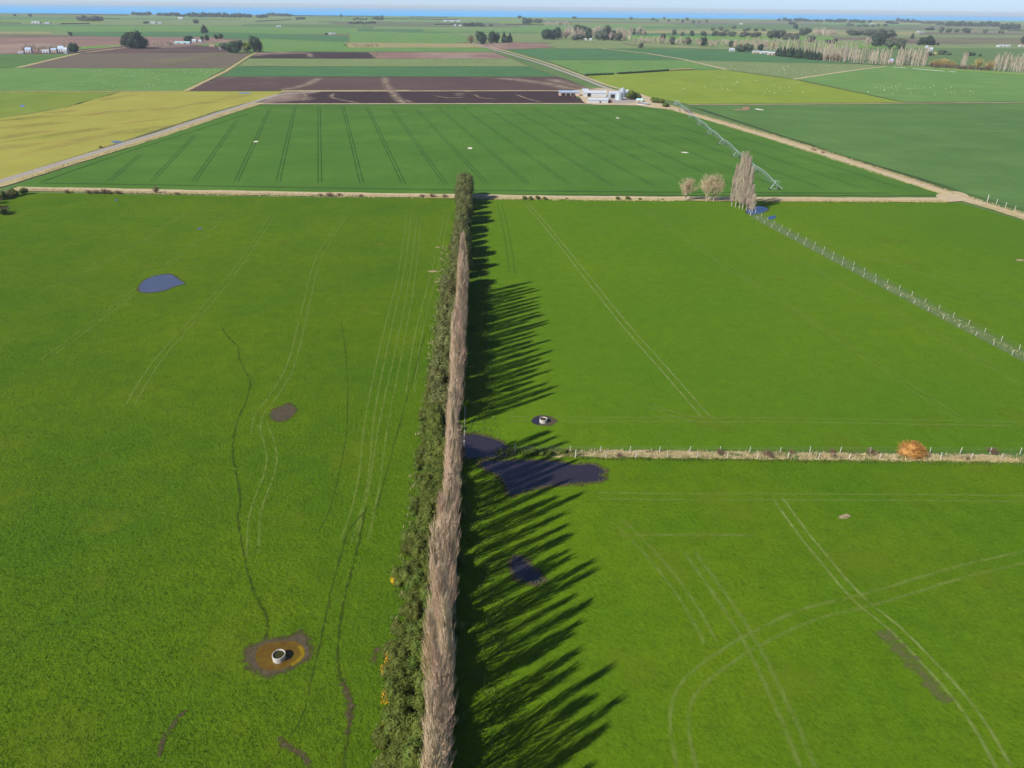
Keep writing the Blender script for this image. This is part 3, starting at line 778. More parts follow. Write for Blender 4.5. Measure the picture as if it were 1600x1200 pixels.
for i in range(60):
    c = at(gp.uniform(-60, 640), 330+870*gp.random()**.8)
    rr = gp.uniform(3, 9)
    if c.x > row(c.y).x-14 or not spaced(c, rr*1.4): continue
    patch('grass_patch', c, rr, rr*gp.uniform(.5, .8), gp.uniform(0, 3), .118+.0004*i, YP, 24, .3)
for i in range(40):
    c = at(gp.uniform(980, 1600), 330+870*gp.random()**.8); rr = gp.uniform(3, 8)
    if not spaced(c, rr*1.4): continue
    patch('grass_patch', c, rr, rr*gp.uniform(.5, .8), gp.uniform(0, 3), .125+.0003*i, YP, 24, .3)
for q in ((425, 523, 2.2, 2.0), (215, 455, 5, 4), (1320, 808, 1.3, .8), (1340, 940, 2.2, 2), (970, 822, 3, 1.6), (1000, 835, 5, 1.5), (1100, 838, 5, 1.4)):
    patch('grass_patch', at(q[0], q[1]), q[2], q[3], .3, .134, YP if q[2] > 1.8 else M['pale_patch'])
for q in ((676, 424.5, 2.0, 1.2), (684, 387, 1.3, .7), (690, 405, 1.2, .8), (684, 441, 1.5, .7), (1595, 407, 3, 1)):
    patch('bare_patch', at(q[0], q[1]), q[2], q[3], .2, .137, M['pale_patch'])
for q in ((734.5, 232.3, 2.0, 3.0), (1070, 239, 2.4, 2.4), (965, 185, 1.6, 4), (400, 222, 1.8, 3), (1186, 171.5, 3.5, 6)):
    patch('stone_pad', at(q[0], q[1]), q[2], q[3], .2, .34, M['white_pad'])
for q in ((1575, 210, 16, 1.6), (1440, 270, 5, 1.2), (1380, 205, 18, 1.5), (1405, 206, 12, 1.2), (1470, 217, 20, 1.3)):
    patch('pale_streak', at(q[0], q[1]), q[2], q[3], -.5, z+.05, M['track_light'])

M['bank_green'] = mat_mark('green_bank_grass', (.09, .16, .02), (.12, .18, .03), 1.1, 1.0, .3, .55)
M['pale_soil'] = mat_mark('pale_stony_soil', (.30, .22, .165), (.36, .28, .20), .7, .05, .25, .55)
def streak(q, wdt, mt='pale_soil', zz=.40):
    tag(link('pale_soil_streak', ribbon_mesh(smooth_line(px(*q), 8), wdt, zz, M[mt], 'pale_soil_streak', .12, .12)), kind='structure')
streak([(632, 161.5), (622, 155), (614, 146), (607, 138), (600, 121)], 14)
streak([(645, 161), (634, 157)], 8); streak([(521, 147), (518, 152), (530, 156), (552, 160), (560, 161.5)], 6)
streak([(742, 148), (750, 153), (775, 155.5)], 5); streak([(680, 150), (700, 153.5), (725, 152.5)], 5); streak([(806, 148), (825, 155), (845, 160)], 5)
streak([(470, 145), (478, 150), (474, 158)], 5); streak([(440, 141), (475, 134), (500, 122)], 18); streak([(780, 122), (850, 130), (905, 141)], 40, 'pale_soil')
streak([(860, 124), (890, 133), (925, 141)], 30); streak([(486, 90), (484, 86), (482, 83)], 16)
for q in ([(258, 104), (300, 95), (355, 84)], [(60, 60), (200, 63), (330, 60)], [(100, 75), (250, 78), (345, 80)]): streak(q, 14, 'yellow_patch' if q[0][0] == 258 else 'pale_soil')
def in_poly(p, P):
    ins = False; j = len(P)-1
    for i in range(len(P)):
        a, b = P[i], P[j]
        if (a.y > p.y) != (b.y > p.y) and p.x < (b.x-a.x)*(p.y-a.y)/(b.y-a.y)+a.x: ins = not ins
        j = i
    return ins
YEL = px((-300, 240), (0, 190), (95, 172), (190, 146), (400, 146), (240, 200), (0, 262))
for i in range(40):
    c = at(gp.uniform(0, 380), gp.uniform(150, 240)); 
    if not in_poly(c, YEL): continue
    patch('stubble_patch', c, gp.uniform(14, 40), gp.uniform(5, 12), gp.uniform(.9, 1.4), .36+.001*i, M['straw_mark'] if i % 2 else M['olive_mark'], 24, .3)

# ponds and puddles
def loop(ox, oy, k, q): return px(*[(ox+a/k, oy+b/k) for a, b in q])
def soft_rim(P, wdt, mt='mud_mark', zz=.1405):
    P = [Vector((p.x, p.y, 0)) for p in P]; P = P+[P[0], P[1]]
    tag(link('mud_margin', ribbon_mesh(P, wdt, zz, M[mt], 'mud_margin', .25, .3)), kind='structure')
def pond(q, zz, mt, rim=None, rw=.5):
    P = smooth_loop(q, 4)
    if rim:
        c = sum(P, Vector())/len(P)
        E_ = [p+(p-c).normalized()*rw*rnd.uniform(.5, 1.5) for p in P]
        soft_rim(P, 2.2 if rw > .3 else 1.5)
        sheet('mud_bank', E_, zz-.008, M[rim], ragged=.16)
    sheet('pond', P, zz, M[mt], ragged=.05)
    return P
pp1 = pond(loop(200, 400, 4, [(68, 212), (80, 178), (110, 150), (160, 130), (220, 118), (270, 117), (300, 135), (325, 155), (354, 175), (300, 190), (240, 215), (190, 225), (130, 232), (90, 228)]), .150, 'pond_blue', 'mud', .3)
pond(loop(200, 400, 4, [(902, 990), (935, 962), (970, 945), (1000, 930), (1025, 950), (1040, 975), (1015, 1000), (975, 1030), (940, 1026), (915, 1015)]), .152, 'mud', 'mud', .4)
sheet('mud_bank', smooth_loop(loop(360, 960, 8, [(200, 500), (240, 430), (330, 390), (500, 330), (700, 310), (870, 250), (930, 290), (970, 400), (985, 520), (900, 600), (760, 660), (600, 730), (470, 765), (330, 700), (230, 620)]), 8), .146, M['mud'], ragged=.16)
soft_rim(smooth_loop(loop(360, 960, 8, [(200, 500), (240, 430), (330, 390), (500, 330), (700, 310), (870, 250), (930, 290), (970, 400), (985, 520), (900, 600), (760, 660), (600, 730), (470, 765), (330, 700), (230, 620)]), 5), 1.7)
soft_rim(smooth_loop(loop(360, 960, 8, [(880, 560), (905, 470), (880, 420), (905, 480)]), 4), .01) if False else None
sheet('puddle', smooth_loop(loop(360, 960, 8, [(315, 560), (330, 460), (400, 395), (500, 365), (600, 350), (720, 342), (820, 352), (885, 400), (928, 470), (915, 530), (880, 580), (800, 635), (650, 690), (500, 715), (390, 680), (340, 620)]), 8), .153, M['puddle'], ragged=.03)
M['silt'] = mat_mark('yellow_silt', (.30, .22, .012), (.24, .16, .01), .75, 1.2, .1, .5)
track('silt_margin', [(360+a/8, 960+b/8) for a, b in ((760, 645), (830, 600), (880, 555), (905, 500), (890, 445), (860, 400))], .85, .158, M['silt'], ragged=.2, core=.4)
sheet('mud_bank', smooth_loop(loop(720, 620, 5.333, [(585, 205), (620, 170), (680, 155), (740, 165), (800, 195), (790, 225), (740, 245), (680, 245), (620, 235)]), 5), .146, M['mud'], ragged=.12)
sheet('puddle', smooth_loop(loop(720, 620, 5.333, [(590, 205), (625, 172), (660, 168), (680, 200), (700, 232), (650, 240), (612, 228)]), 5), .153, M['pond'], ragged=.03)
pp2 = pond(loop(720, 620, 5.333, [(-30, 330), (40, 318), (100, 316), (200, 338), (300, 367), (360, 400), (430, 450), (440, 490), (300, 505), (200, 508), (-30, 505)]), .150, 'pond', 'mud', .5)
pp3 = pond(loop(720, 620, 5.333, [(170, 545), (330, 538), (500, 535), (800, 545), (930, 575), (1090, 570), (1160, 600), (1203, 635), (1152, 655), (1210, 690), (1100, 712), (900, 725), (700, 745), (540, 790), (420, 825), (388, 790), (370, 720), (300, 650), (190, 600)]), .151, 'pond', 'mud', .45)
pp4 = pond(loop(560, 700, 4, [(970, 690), (1020, 690), (1070, 740), (1130, 790), (1150, 830), (1100, 850), (1030, 830), (980, 810), (960, 760)]), .150, 'pond', 'mud', .5)
pp5 = pond(px((1166, 331), (1174, 325), (1187, 322.5), (1199, 326), (1195, 331), (1182, 334.5), (1172, 335)), .150, 'pond_sky', 'mud', .4)
pond(px((1199, 340), (1208, 337.5), (1213, 337.8), (1209, 342.5), (1202, 343)), .150, 'pond_sky', None)
for q in ((183, 222.5, 20, 3), (35, 166, 9, 3), (312, 357.5, 9, 2.4), (182, 313, 5, 2.6), (383, 146, 22, 1.8)):
    a, b_, wx, wy = q
    pond(px((a-wx/2, b_), (a-wx*.2, b_-wy/2), (a+wx*.3, b_-wy*.4), (a+wx/2, b_), (a+wx*.1, b_+wy/2), (a-wx*.3, b_+wy*.4)), z+.03 if b_ < 300 else .150, 'pond_blue', None)

# ================================================================== THE ROW OF POPLARS AND ITS UNDERGROWTH
g = random.Random(11)
POP = [poplar(100+i, 22.0, 1.5+.15*(i % 3), 190, 1500, .023) for i in range(6)]
def zone(Y):
    for lim, t in ((40, 'of the row below the photo edge, only tips showing'), (50, 'of the row nearest the bottom edge'), (60, 'of the row beside the nearest gorse flowers'),
                   (70, 'of the row abreast of the ochre puddle'), (80, 'of the row just past the ochre puddle'), (90, 'of the row beside the small shaded pool'),
                   (100, 'of the row between small pool and large pond'), (118, 'of the row beside the large dark pond'), (142, 'of the row just beyond the gap'),
                   (155, 'of the row a little beyond the gap'), (170, 'in the middle of the far row section'), (188, 'of the row before its far end')):
        if Y < lim: return t
    return 'at the far end of the row, by the evergreens'
Y = 28.0; k = 0
while Y < 209:
    if not (117.5 < Y < 130):
        hh = 1.0+g.uniform(-.17, .09)
        if 110 < Y < 117.5: hh *= .93
        if 129 < Y < 140: hh *= .96
        if Y < 60: hh *= .96
        p = row(Y, g.gauss(0, .22)+(.35 if Y > 150 else 0)-(.9 if 56 < Y < 78 and k % 4 == 0 else 0))
        lay = 'young' if False else 'tall'
        zn = zone(Y)
        thing('lombardy_poplar', ('slim' if k % 2 else 'full')+' bare poplar '+zn, 'poplar', p, g.uniform(0, 6.28), (g.uniform(.82, .92) if k % 2 else g.uniform(1.08, 1.2),)*2+(hh,), ('slim' if k % 2 else 'full')+' poplars '+zn, POP[k % 6])
        k += 1
    Y += g.uniform(1.9, 3.5)

# evergreen trees along the row: visible on their own north of the poplars, under them further south
def ev(seed, h, w, n, size, mat, k=7):
    return [('trunk', trunk_mesh('evergreen_trunk', h*.6, .3, M['bark_dark'], seed)), ('crown', leafy('evergreen_crown', lobed(seed, h, w, k), n, size, M[mat], seed))]
EV = [ev(200+i, 10.5, 7.4, 5200, .34, 'leaf_pine', 9+i % 3) for i in range(4)]
Y = 134.0; k = 0
while Y < 339:
    south = Y < 209
    s = g.uniform(.82, 1.08)*(1.2 if Y > 318 else 1)
    hz = s*(1.0 if not south else .98)*(1.12 if Y > 325 else 1)
    off = -2.4+g.uniform(-.7, .5) if south else -.9+g.uniform(-.7, .7)
    zn = next(t for lim, t in ((150, 'beneath the poplars just beyond the gap'), (170, 'beneath the middle of the far poplars'), (190, 'beneath the far poplars, casting a lobed shadow'), (209, 'beneath the very last poplars'),
        (232, 'right behind the last poplar'), (255, 'level with the pale bare spots'), (280, 'halfway between last poplar and headland'), (305, 'two trees short of the headland'), (322, 'just short of the headland track'), (400, 'tallest and rounded, standing on the headland track')) if Y < lim)
    thing('evergreen_tree', 'olive evergreen '+zn, 'tree', row(Y, off), g.uniform(0, 6.28), (s, s, hz), 'evergreens '+zn, EV[k % 4])
    k += 1
    Y += g.uniform(5.0, 7.6) if south else g.uniform(6.2, 9.2)
GO = []
for i in range(5):
    lb = lobed(300+i, 5.2, 5.4, 7)
    GO.append([('stem', trunk_mesh('gorse_stem', 2.2, .16, M['bark_dark'], 300+i, .06)), ('foliage', leafy('gorse_foliage', lb, 4600, .21, M['leaf_gorse'], 300+i))])
    # flowers on the sunny, outward side only
fl = []
for i in range(3):
    gg = random.Random(320+i)
    L = [(-2.1+gg.uniform(-.3, .3), gg.uniform(-1.2, 1.2), gg.uniform(1.0, 3.2), gg.uniform(.35, .7), gg.uniform(.5, .9), gg.uniform(.5, .9)) for _ in range(4)]
    fl.append(leafy('gorse_flowers', L, 260, .20, M['flower'], 330+i, inner=False))
def gz(Y):
    for lim, t in ((45, 'below the photo edge'), (56, 'at the bottom edge of the photo'), (66, 'beside the lowest mud rut'), (76, 'level with the ochre puddle'), (88, 'by the brightest yellow bloom'), (100, 'level with the small shaded pool'),
                   (112, 'level with the large pond'), (130, 'by the gap in the row'), (145, 'just beyond the gap'), (160, 'level with the bare brown mud patch'), (180, 'in the middle of the far section'), (205, 'near the last poplars'), (235, 'by the pale bare spots')):
        if Y < lim: return t
    return 'where the hedge thins out near the headland'
def gorse(p, s, zs, lab, grp, i, flower=False, cat='shrub'):
    parts = list(GO[i % 5])
    if flower: parts.append(('flowers', fl[i % 3]))
    return thing('gorse_bush', lab, cat, p, g.uniform(-.5, .5) if flower else g.uniform(0, 6.28), (s, s, zs), grp, parts)
k = 0
# tall scrub close behind the poplars in the southern half
Y = 28.0
while Y < 118:
    s = g.uniform(.85, 1.15)
    gorse(row(Y, -2.0+g.uniform(-.6, .6)), s, s*g.uniform(.8, 1.2), 'tall gorse behind the poplar trunks '+gz(Y), 'tall gorse '+gz(Y), k)
    k += 1; Y += g.uniform(2.6, 4.2)
# the lower outer hedge on the sunny side, 4 to 9 m from the poplars
fl_px = [(612, 918), (600, 1060), (600, 1105), (598, 1150), (640, 905), (622, 985)]
flw = [at(a, b) for a, b in fl_px[:4]]
for side in (0, 1):
    Y = 27.0
    while Y < 262:
        wout = 8.6 if Y < 150 else 8.2-(Y-150)*.02
        off = -(4.6 if side == 0 else wout-1.9)+g.uniform(-.6, .6)
        s = g.uniform(.55, .85)*(1.0 if side == 0 else .76)*(1.0 if Y < 230 else .7)
        zs = s*g.uniform(.8, 1.25)*(1.15 if side == 0 else .8)
        if Y > 100: s *= .95; zs *= .9
        if side == 1 and (95 < Y < 112) and k % 2: s *= .6; zs *= .6
        p = row(Y, off)
        which = 'inner' if side == 0 else 'outer'
        zn = 'at the foot of the nearer poplars' if Y < 112 else ('at the foot of the middle poplars' if Y < 170 else 'at the foot of the farther poplars')
        gorse(p, s, zs, '%s gorse on the sunny side %s' % ('inner taller' if side == 0 else 'outermost low', gz(Y)), '%s gorse %s' % (which, gz(Y)), k)
        k += 1; Y += g.uniform(2.2, 3.6)*(1.2 if side else 1.0)
txt = ['gorse bush with the broadest yellow bloom facing the rough pasture', 'gorse bush in yellow flower, farther of three bloom patches by the muddy rut', 'gorse bush in yellow flower, middle of three bloom patches along the hedge', 'gorse bush in yellow flower nearest the bottom edge of the photo']
for i, p in enumerate(flw):
    gorse(Vector((p.x+2.0, p.y+.5, 0)), .8, .8, txt[i], None, i, True)
for i, (a, b) in enumerate([(721, 805), (718, 880), (703, 1115), (712, 985), (722, 765)]):
    t_ = ['beside the big pond', 'opposite the small pool', 'lowest on the shaded side', 'midway down the shaded side', 'nearest the pond bank']
    p = at(a, b)
    gorse(p+Vector((0, 0, 0)), .42, .45, 'small yellow flecked gorse %s of the poplar row' % (t_[i] if 'side' in t_[i] else t_[i]+' on the dark side'), None, i, True)

def in_ponds(p, polys, r=0): 
    for P in polys:
        c = sum(P, Vector())/len(P); rr = max((q-c).length for q in P)
        if (Vector((p.x, p.y, 0))-Vector((c.x, c.y, 0))).length > rr: continue
        ins = False; j = len(P)-1
        for i in range(len(P)):
            a, b = P[i], P[j]
            if (a.y > p.y) != (b.y > p.y) and p.x < (b.x-a.x)*(p.y-a.y)/(b.y-a.y)+a.x: ins = not ins
            j = i
        if ins: return True
    return False
# long rough grass under the hedge and along its edge
tufts('long_grass', [p for p in scatter_line([row(25), row(262)], 17, 26, 1) if not in_ponds(p, [pp2, pp3])], .55, .25, 5, M['green_grass'], 3, .07, label='long green grass under and beside the poplar row')
for i_, (p0, p1) in enumerate(((row(25, -4), row(262, -4)),)):
    tufts('dry_grass', scatter_line([p0, p1], 9, 5, 2), .6, .25, 5, M['dry_grass'], 4, .06)
# ragged tufts all over the rough pasture: denser near the viewer
gt = np.random.default_rng(9)
def tuft_field(name, n, inside, mat, h, seed, w_=.09, nb=5, spread=.16):
    P = []
    gg = random.Random(seed)
    while len(P) < n:
        Y = 40+230*gg.random()**1.6; X = gg.uniform(-1, 1)*(Y*.80+34)
        p = Vector((X, Y, 0))
        if inside(p): P.append(p)
    tufts(name, P, h, spread, nb, mat, seed, w_)
PUD = smooth_loop(loop(360, 960, 8, [(200, 500), (240, 430), (330, 390), (500, 330), (700, 310), (870, 250), (930, 290), (970, 400), (985, 520), (900, 600), (760, 660), (600, 730), (470, 765), (330, 700), (230, 620)]), 3)
PUD2 = smooth_loop(loop(720, 620, 5.333, [(585, 205), (620, 170), (680, 155), (740, 165), (800, 195), (790, 225), (740, 245), (680, 245), (620, 235)]), 3)
PONDS = [pp1, pp2, pp3, pp4, PUD, PUD2]
M['tuft_l'] = mat_leaf('rough_pasture_blades', (.095, .185, .010), (.12, .205, .010), (.075, .158, .008), 0, .15)
M['tuft_r'] = mat_leaf('short_pasture_blades', (.092, .18, .008), (.115, .20, .010), (.075, .155, .008), 0, .15)
tuft_field('pasture_grass', 52000, lambda p: p.x < row(p.y, -7).x and not in_ponds(p, PONDS), M['tuft_l'], .19, 31, .11, 6, .22)
tuft_field('pasture_grass', 36000, lambda p: p.x > row(p.y, 1).x and not in_ponds(p, PONDS) and abs(p.y-121) > 2.5, M['tuft_r'], .17, 32, .11, 5, .22)
tufts('pond_reeds', [p+Vector((rnd.uniform(-.3, .3), rnd.uniform(-.3, .3), 0)) for P in (pp3, pp2, pp1, pp4) for p in resample(P, .5)], .45, .12, 5, M['green_grass'], 8, .06)

# ------------------------------------------------------------------ cross strip between the two right-hand paddocks
SA = row(121.8, 1); strip_line = [Vector((-2, 121.0, 0)), Vector((170, 120.6, 0))]
road('dry_grass_strip', resample([Vector((8, 120.8, 0)), Vector((200, 120.4, 0))], 1.5), 2.6, .142, M['dry_ground'], .35, 1)
tufts('dry_grass', scatter_line([Vector((10, 120.9, 0)), Vector((180, 120.5, 0))], 2.3, 9, 5), .55, .22, 6, M['dry_grass'], 6, .06, label='bleached dry grass strip between the two fence lines')
tufts('long_grass', scatter_line([Vector((-3, 120.9, 0)), Vector((14, 120.9, 0))], 2.4, 16, 5), .6, .25, 6, M['green_grass'], 7, .07)
tufts('long_grass', scatter_line([Vector((14, 119.0, 0)), Vector((180, 118.8, 0))], 1.0, 8, 5), .5, .2, 5, M['green_grass'], 9, .07)

def post_mesh(h=1.55, r=.085): return MB().tube((0, 0, -.15), (0, 0, h), r, r*.9, 8).mesh('post', M['post'])
PM = post_mesh()
PM_T = post_mesh(1.9, .12)
PM_S = post_mesh(1.5, .070)
def fence(P, label, cat='fence', h=1.45, wires=4, kind='wire fence', every_strut=0, pm=None, group=None):
    """posts as parts plus each wire as a part, strung through the post positions P"""
    root = link('wire_fence', None, None, P[0]); tag(root, label, cat, group)
    gz = random.Random(len(P))
    for i, p in enumerate(P):
        o = link('post', PM_T if (i in (0, len(P)-1)) else (pm or PM), root, (p.x-P[0].x, p.y-P[0].y, 0), gz.uniform(0, 3))
        o.rotation_euler[0] = gz.gauss(0, .03); o.rotation_euler[1] = gz.gauss(0, .03)
        hs = h/1.45*gz.uniform(.94, 1.06); o.scale = (hs, hs, hs)
    for k in range(wires):
        zz = h*(.25+.72*k/(wires-1)); segs = []
        segs.append(([(p.x-P[0].x, p.y-P[0].y, zz) for p in P], [.012]*len(P)))
        V, F = tubes_np(segs); link('wire', mesh_np('fence_wire', V, F, M['wire']), root)
    return root
# pitch of the posts as surveyed: 47 px along the strip
F1 = [at(x, 706.5+(x-850)*.0040) for x in (805.5, 844, 890.6, 938, 983.5)]
x = 1030.5
while x < 1780: F1.append(at(x, 706.5+(x-850)*.0040)); x += 46.9
fence(F1, 'wire and post fence on the far side of the bleached grass strip', h=1.5, pm=PM_S)
F2 = [at(899, 715.3), at(946, 715.6), at(993, 716), at(1042, 716.4), at(1089, 716.8)]
x = 1136
while x < 1800: F2.append(at(x, 717.2+(x-1136)*.0015)); x += 47.6
fence(F2, 'wire and post fence on the near side of the bleached grass strip', h=1.45)
A = at(1172, 337.5); B = at(1580.8, 555.5)
def along(A, B, n, ext=0): return [A+(B-A)*(i/n) for i in range(n+1+ext)]
L1w = [at(1172, 337.5), at(1386, 453), at(1580.8, 555.5)]
nA = max(2, round((L1w[1]-L1w[0]).length/6.15)); nB = round((L1w[2]-L1w[1]).length/6.15)
FD1 = along(L1w[0], L1w[1], nA)+along(L1w[1], L1w[2], nB, 6)[1:]
fence(FD1, 'near one of the two parallel fences running diagonally from the poplar clump', h=1.45, pm=PM_S)
L2w = [at(1180, 333), at(1209.5, 350.5), at(1386, 442.7), at(1592, 547)]
FD2 = []
for a_, b_ in zip(L2w, L2w[1:]):
    nn = max(1, round((b_-a_).length/6.15)); FD2 += along(a_, b_, nn)[0 if not FD2 else 1:]
dv = (FD2[-1]-FD2[-2]); FD2 += [FD2[-1]+dv*i for i in range(1, 7)]
fence(FD2, 'far one of the two parallel fences running diagonally from the poplar clump', h=1.45, pm=PM_S)
def interp(P, t):
    L = [0]
    for a_, b_ in zip(P, P[1:]): L.append(L[-1]+(b_-a_).length)
    t *= L[-1]
    for i in range(len(P)-1):
        if t <= L[i+1]: return P[i].lerp(P[i+1], (t-L[i])/(L[i+1]-L[i]))
    return P[-1]
mid = [(interp(FD1, t/60)+interp(FD2, t/60))/2 for t in range(61)]
M['lane_ground'] = mat_mark('grey_green_lane_grass', (.17, .24, .09), (.14, .21, .07), .7, .5, .15, .55)
tag(link('grass_lane', ribbon_mesh(mid, 6.0, .137, M['lane_ground'], 'grass_lane', .08, .85)), kind='structure')
tufts('dry_grass', scatter_line(mid[30:], 3.5, 3, 55), .4, .15, 5, M['dry_grass'], 56, .05)
fence([row(Yy, .95) for Yy in [46+5.2*i for i in range(14)]], 'shaded wire fence running along the right of the poplar row', h=1.3, pm=PM_S)
fence([row(Yy, 1.6) for Yy in [122.4, 126.8, 131.5, 136]], 'short fence with tall posts in the gap of the poplar row', h=1.5)
fence([at(1543, 314)+(at(1600, 335)-at(1543, 314))*(i/4) for i in range(11)], 'post fence beside the tan track at the right edge', h=2.3)
# headland grass either side of the track at the foot of the wheat
hl = px((40, 297.5), (250, 302.5), (500, 306.3), (700, 308.7))
hr_ = px((745, 311), (900, 312.4), (1050, 313.5))
hr2 = px((1200, 314), (1480, 315.5))
for i, P in enumerate((hl, hr_, hr2)):
    tufts('dry_grass', scatter_line(P, 4.5, 4.5, 60+i), .85, .4, 6, M['dry_grass'], 61+i, .10)
for i, P in enumerate((px((1040, 164), (1100, 182), (1200, 210), (1300, 241), (1400, 273.5), (1500, 306), (1600, 336)), px((995, 158), (1100, 186.5), (1200, 217), (1300, 249), (1400, 281), (1480, 306)), px((20, 286), (120, 254), (250, 214), (345, 181), (400, 163)))):
    tufts('dry_grass', scatter_line(P, 2.6, 2.2, 70+i), .9, .4, 6, M['dry_grass'], 71+i, .16)

# ------------------------------------------------------------------ water troughs
def trough(p, label, s=1.0):
    ring = MB().lathe([(.90, -.05), (.90, .72), (.885, .745), (.80, .745), (.785, .72), (.785, .10)], 40).mesh('trough_ring', M['concrete'], False)
    wt = MB().lathe([(.0, .56), (.79, .56)], 40).mesh('water', M['trough_water'])
    o = link('water_trough', None, None, (p.x, p.y, .155), 0, (s, s, s*1.15)); tag(o, label, 'trough')
    link('ring', ring, o); link('water', wt, o)
    v = MB().box((.55, 0, .50), (.16, .10, .10)).tube((.55, 0, .5), (.78, 0, .40), .02, .02, 6).mesh('ball_valve', M['galv'])
    link('ball_valve', v, o)
trough(at(437, 1030), 'round concrete water trough standing in the ochre puddle', 1.0)
trough(at(849, 660), 'round concrete water trough between black mud and grey mud', .95)

# ------------------------------------------------------------------ orange willow, scrub on the strip and headland
OW = bare_tree(400, 3.1, 3.0, 90, 4200, .022, ('twig_orange', 'twig_orange'), .02, .6)
thing('orange_willow', 'low orange twigged willow bush on the bleached grass strip', 'bush', at(1423, 712), 0, (1.0, 1.0, 1.0), None, OW+[('spray', leafy('willow_spray', [(0, 0, .9, 2.9, 2.2, 1.5), (0, 0, 1.9, 1.6, 1.3, 1.1)], 3600, .13, M['twig_orange'], 9))])
SB = [bare_tree(410+i, 1.3, 1.25, 34, 800, .018, ('twig_brown', 'twig_brown'), .02, .3) for i in range(3)]
for i, (x, y, s, t) in enumerate([(1124, 710, 1.1, 'just left of the fence gap'), (1198, 713, 1.25, 'flat and dark'), (1236, 709, .8, 'small and reddish'), (1300, 709, .9, 'below a leaning post'), (1362, 709, 1.15, 'left of the orange willow'), (1550, 709, 1.3, 'broad and pale brown'), (967, 714, .9, 'nearest the pond'), (1302, 714, .7, 'small on the near edge'), (1206, 716, .6, 'tiny tuft by a post')]):
    thing('dead_scrub', 'brown dead scrub clump on the dry strip, '+t, 'scrub', at(x, y), i, (s, s, s*.85), None, SB[i % 3])
for i, (x, y, s) in enumerate([(880, 709, 1.2), (846, 712, 1.0), (862, 711, .9)]):
    gorse(at(x, y), .24*s, .20*s, ['low green bush on the pond bank beside the first tall post', 'low straw coloured bush at the corner of both ponds', 'low bush midway along the pond bank'][i], None, i)
# headland gorse and scrub
for i, (x, s, t) in enumerate([(820, .50, 'leftmost yellowish one'), (829, .42, 'second yellowish one'), (840, .5, 'third yellowish one'), (851, .40, 'fourth yellowish one'), (965, .42, 'first of the small yellow pair'), (981, .52, 'second of the small yellow pair'), (886, .26, 'lone low one'), (1000, .32, 'dark low one left of the round trees'), (1035, .25, 'tiniest one beside the first round tree')]):
    gorse(at(x, 312.2+(x-820)*.004), s, s*.75, 'headland gorse at the wheat edge, '+t, None, i, t.find('yellow') >= 0)
for i, (x, s, t) in enumerate([(106, 1.9, 'leftmost'), (138, 1.9, 'second from the left'), (150, 2.1, 'third from the left'), (163, 2.4, 'tallest'), (172, 2.0, 'right of the tallest'), (185, 1.8, 'low one left of the lone shrub'), (277, 1.3, 'right of the lone shrub'), (500, 1.5, 'left of the broadest clump'), (515, 2.2, 'broadest clump'), (530, 1.7, 'right of the broadest clump'), (565, 1.4, 'isolated mid headland'), (660, 1.7, 'third from the evergreens'), (676, 2.2, 'second from the evergreens'), (694, 1.9, 'nearest the evergreens')]):
    thing('headland_scrub', 'brown scrub on the left headland, '+t, 'scrub', at(x, 302.2+(x-106)*.0115), i, (s, s, s*.7), None, SB[i % 3])
LS = bare_tree(420, 3.4, 1.8, 40, 900, .03, ('bark', 'twig_brown'), .1)
thing('lone_shrub', 'single rounded brown shrub on the headland left of the tramlines', 'shrub', at(245, 302.5), 0, None, None, LS)
for i, (x, y, s, t) in enumerate([(4, 312, 1.0, 'largest dark'), (22, 307, .9, 'second dark'), (38, 304, .8, 'small dark'), (-10, 325, 1.0, 'half cut by the photo edge'), (6, 336, .75, 'reddish brown')]):
    gorse(at(x, y), .9*s, .75*s, t+' gorse bush in the left corner by the gravel road', None, i)
for i, (x, y) in enumerate([(12, 309), (5, 333), (-5, 318)]):
    thing('dead_scrub', ['brown dead scrub among the corner gorse bushes', 'brown scrub below the corner gorse bushes', 'brown scrub at the far left photo edge'][i], 'scrub', at(x, y), i, (3, 3, 2.4), None, SB[i])
for i, (x, y, s) in enumerate([(158, 232, 1.6), (1272, 236, 1.5), (1285, 240, 1.4), (1268, 234, 1.0), (1075, 176, 2.5), (1079, 178, 2.2)]):
    thing('dead_scrub', 'brown scrub on the verge, %s' % ['beside the gravel road bend', 'first of the reddish run', 'second of the reddish run', 'smallest of the reddish run', 'beside the irrigator, taller', 'beside the irrigator, lower'][i], 'scrub', at(x, y), i, (s, s, s*.8), None, SB[i % 3])

# ------------------------------------------------------------------ bare trees at the corner of the wheat
BT = [bare_tree(430+i, 10.5, 5.4, 40, 1900, .026, ('bark', 'twig_tan'), .2) for i in range(3)]
thing('bare_tree', 'leftmost of three round bare trees on the headland', 'tree', at(1071, 314), 0, (1.0, 1.0, .98), None, BT[0])
thing('bare_tree', 'middle of three round bare trees, pale trunk', 'tree', at(1104, 315), 1, (.85, .85, 1.15), None, BT[1])
thing('bare_tree', 'rightmost of three round bare trees, crown touching its neighbour', 'tree', at(1115, 315), 2, (.85, .85, 1.2), None, BT[2])
POP2 = [poplar(500+i, 24.5, 2.0, 150, 1300, .045, ('bark', 'twig_far')) for i in range(3)]
for i, (x, y, h_, s, t) in enumerate([(1143, 322, .80, 1.0, 'first from the left'), (1149, 324, 1.02, 1.0, 'second from the left'), (1155, 326, 1.06, 1.05, 'tallest'), (1160, 327.5, .98, 1.0, 'right of the tallest'), (1166, 329, .80, .95, 'fifth from the left'), (1171, 331, .50, .9, 'short on the right'), (1175, 332.5, .36, .8, 'shortest by the blue pool')]):
    thing('lombardy_poplar', 'bare poplar in the clump by the small blue pool, '+t, 'poplar', at(x, y), i, (s, s, h_), None, POP2[i % 3])

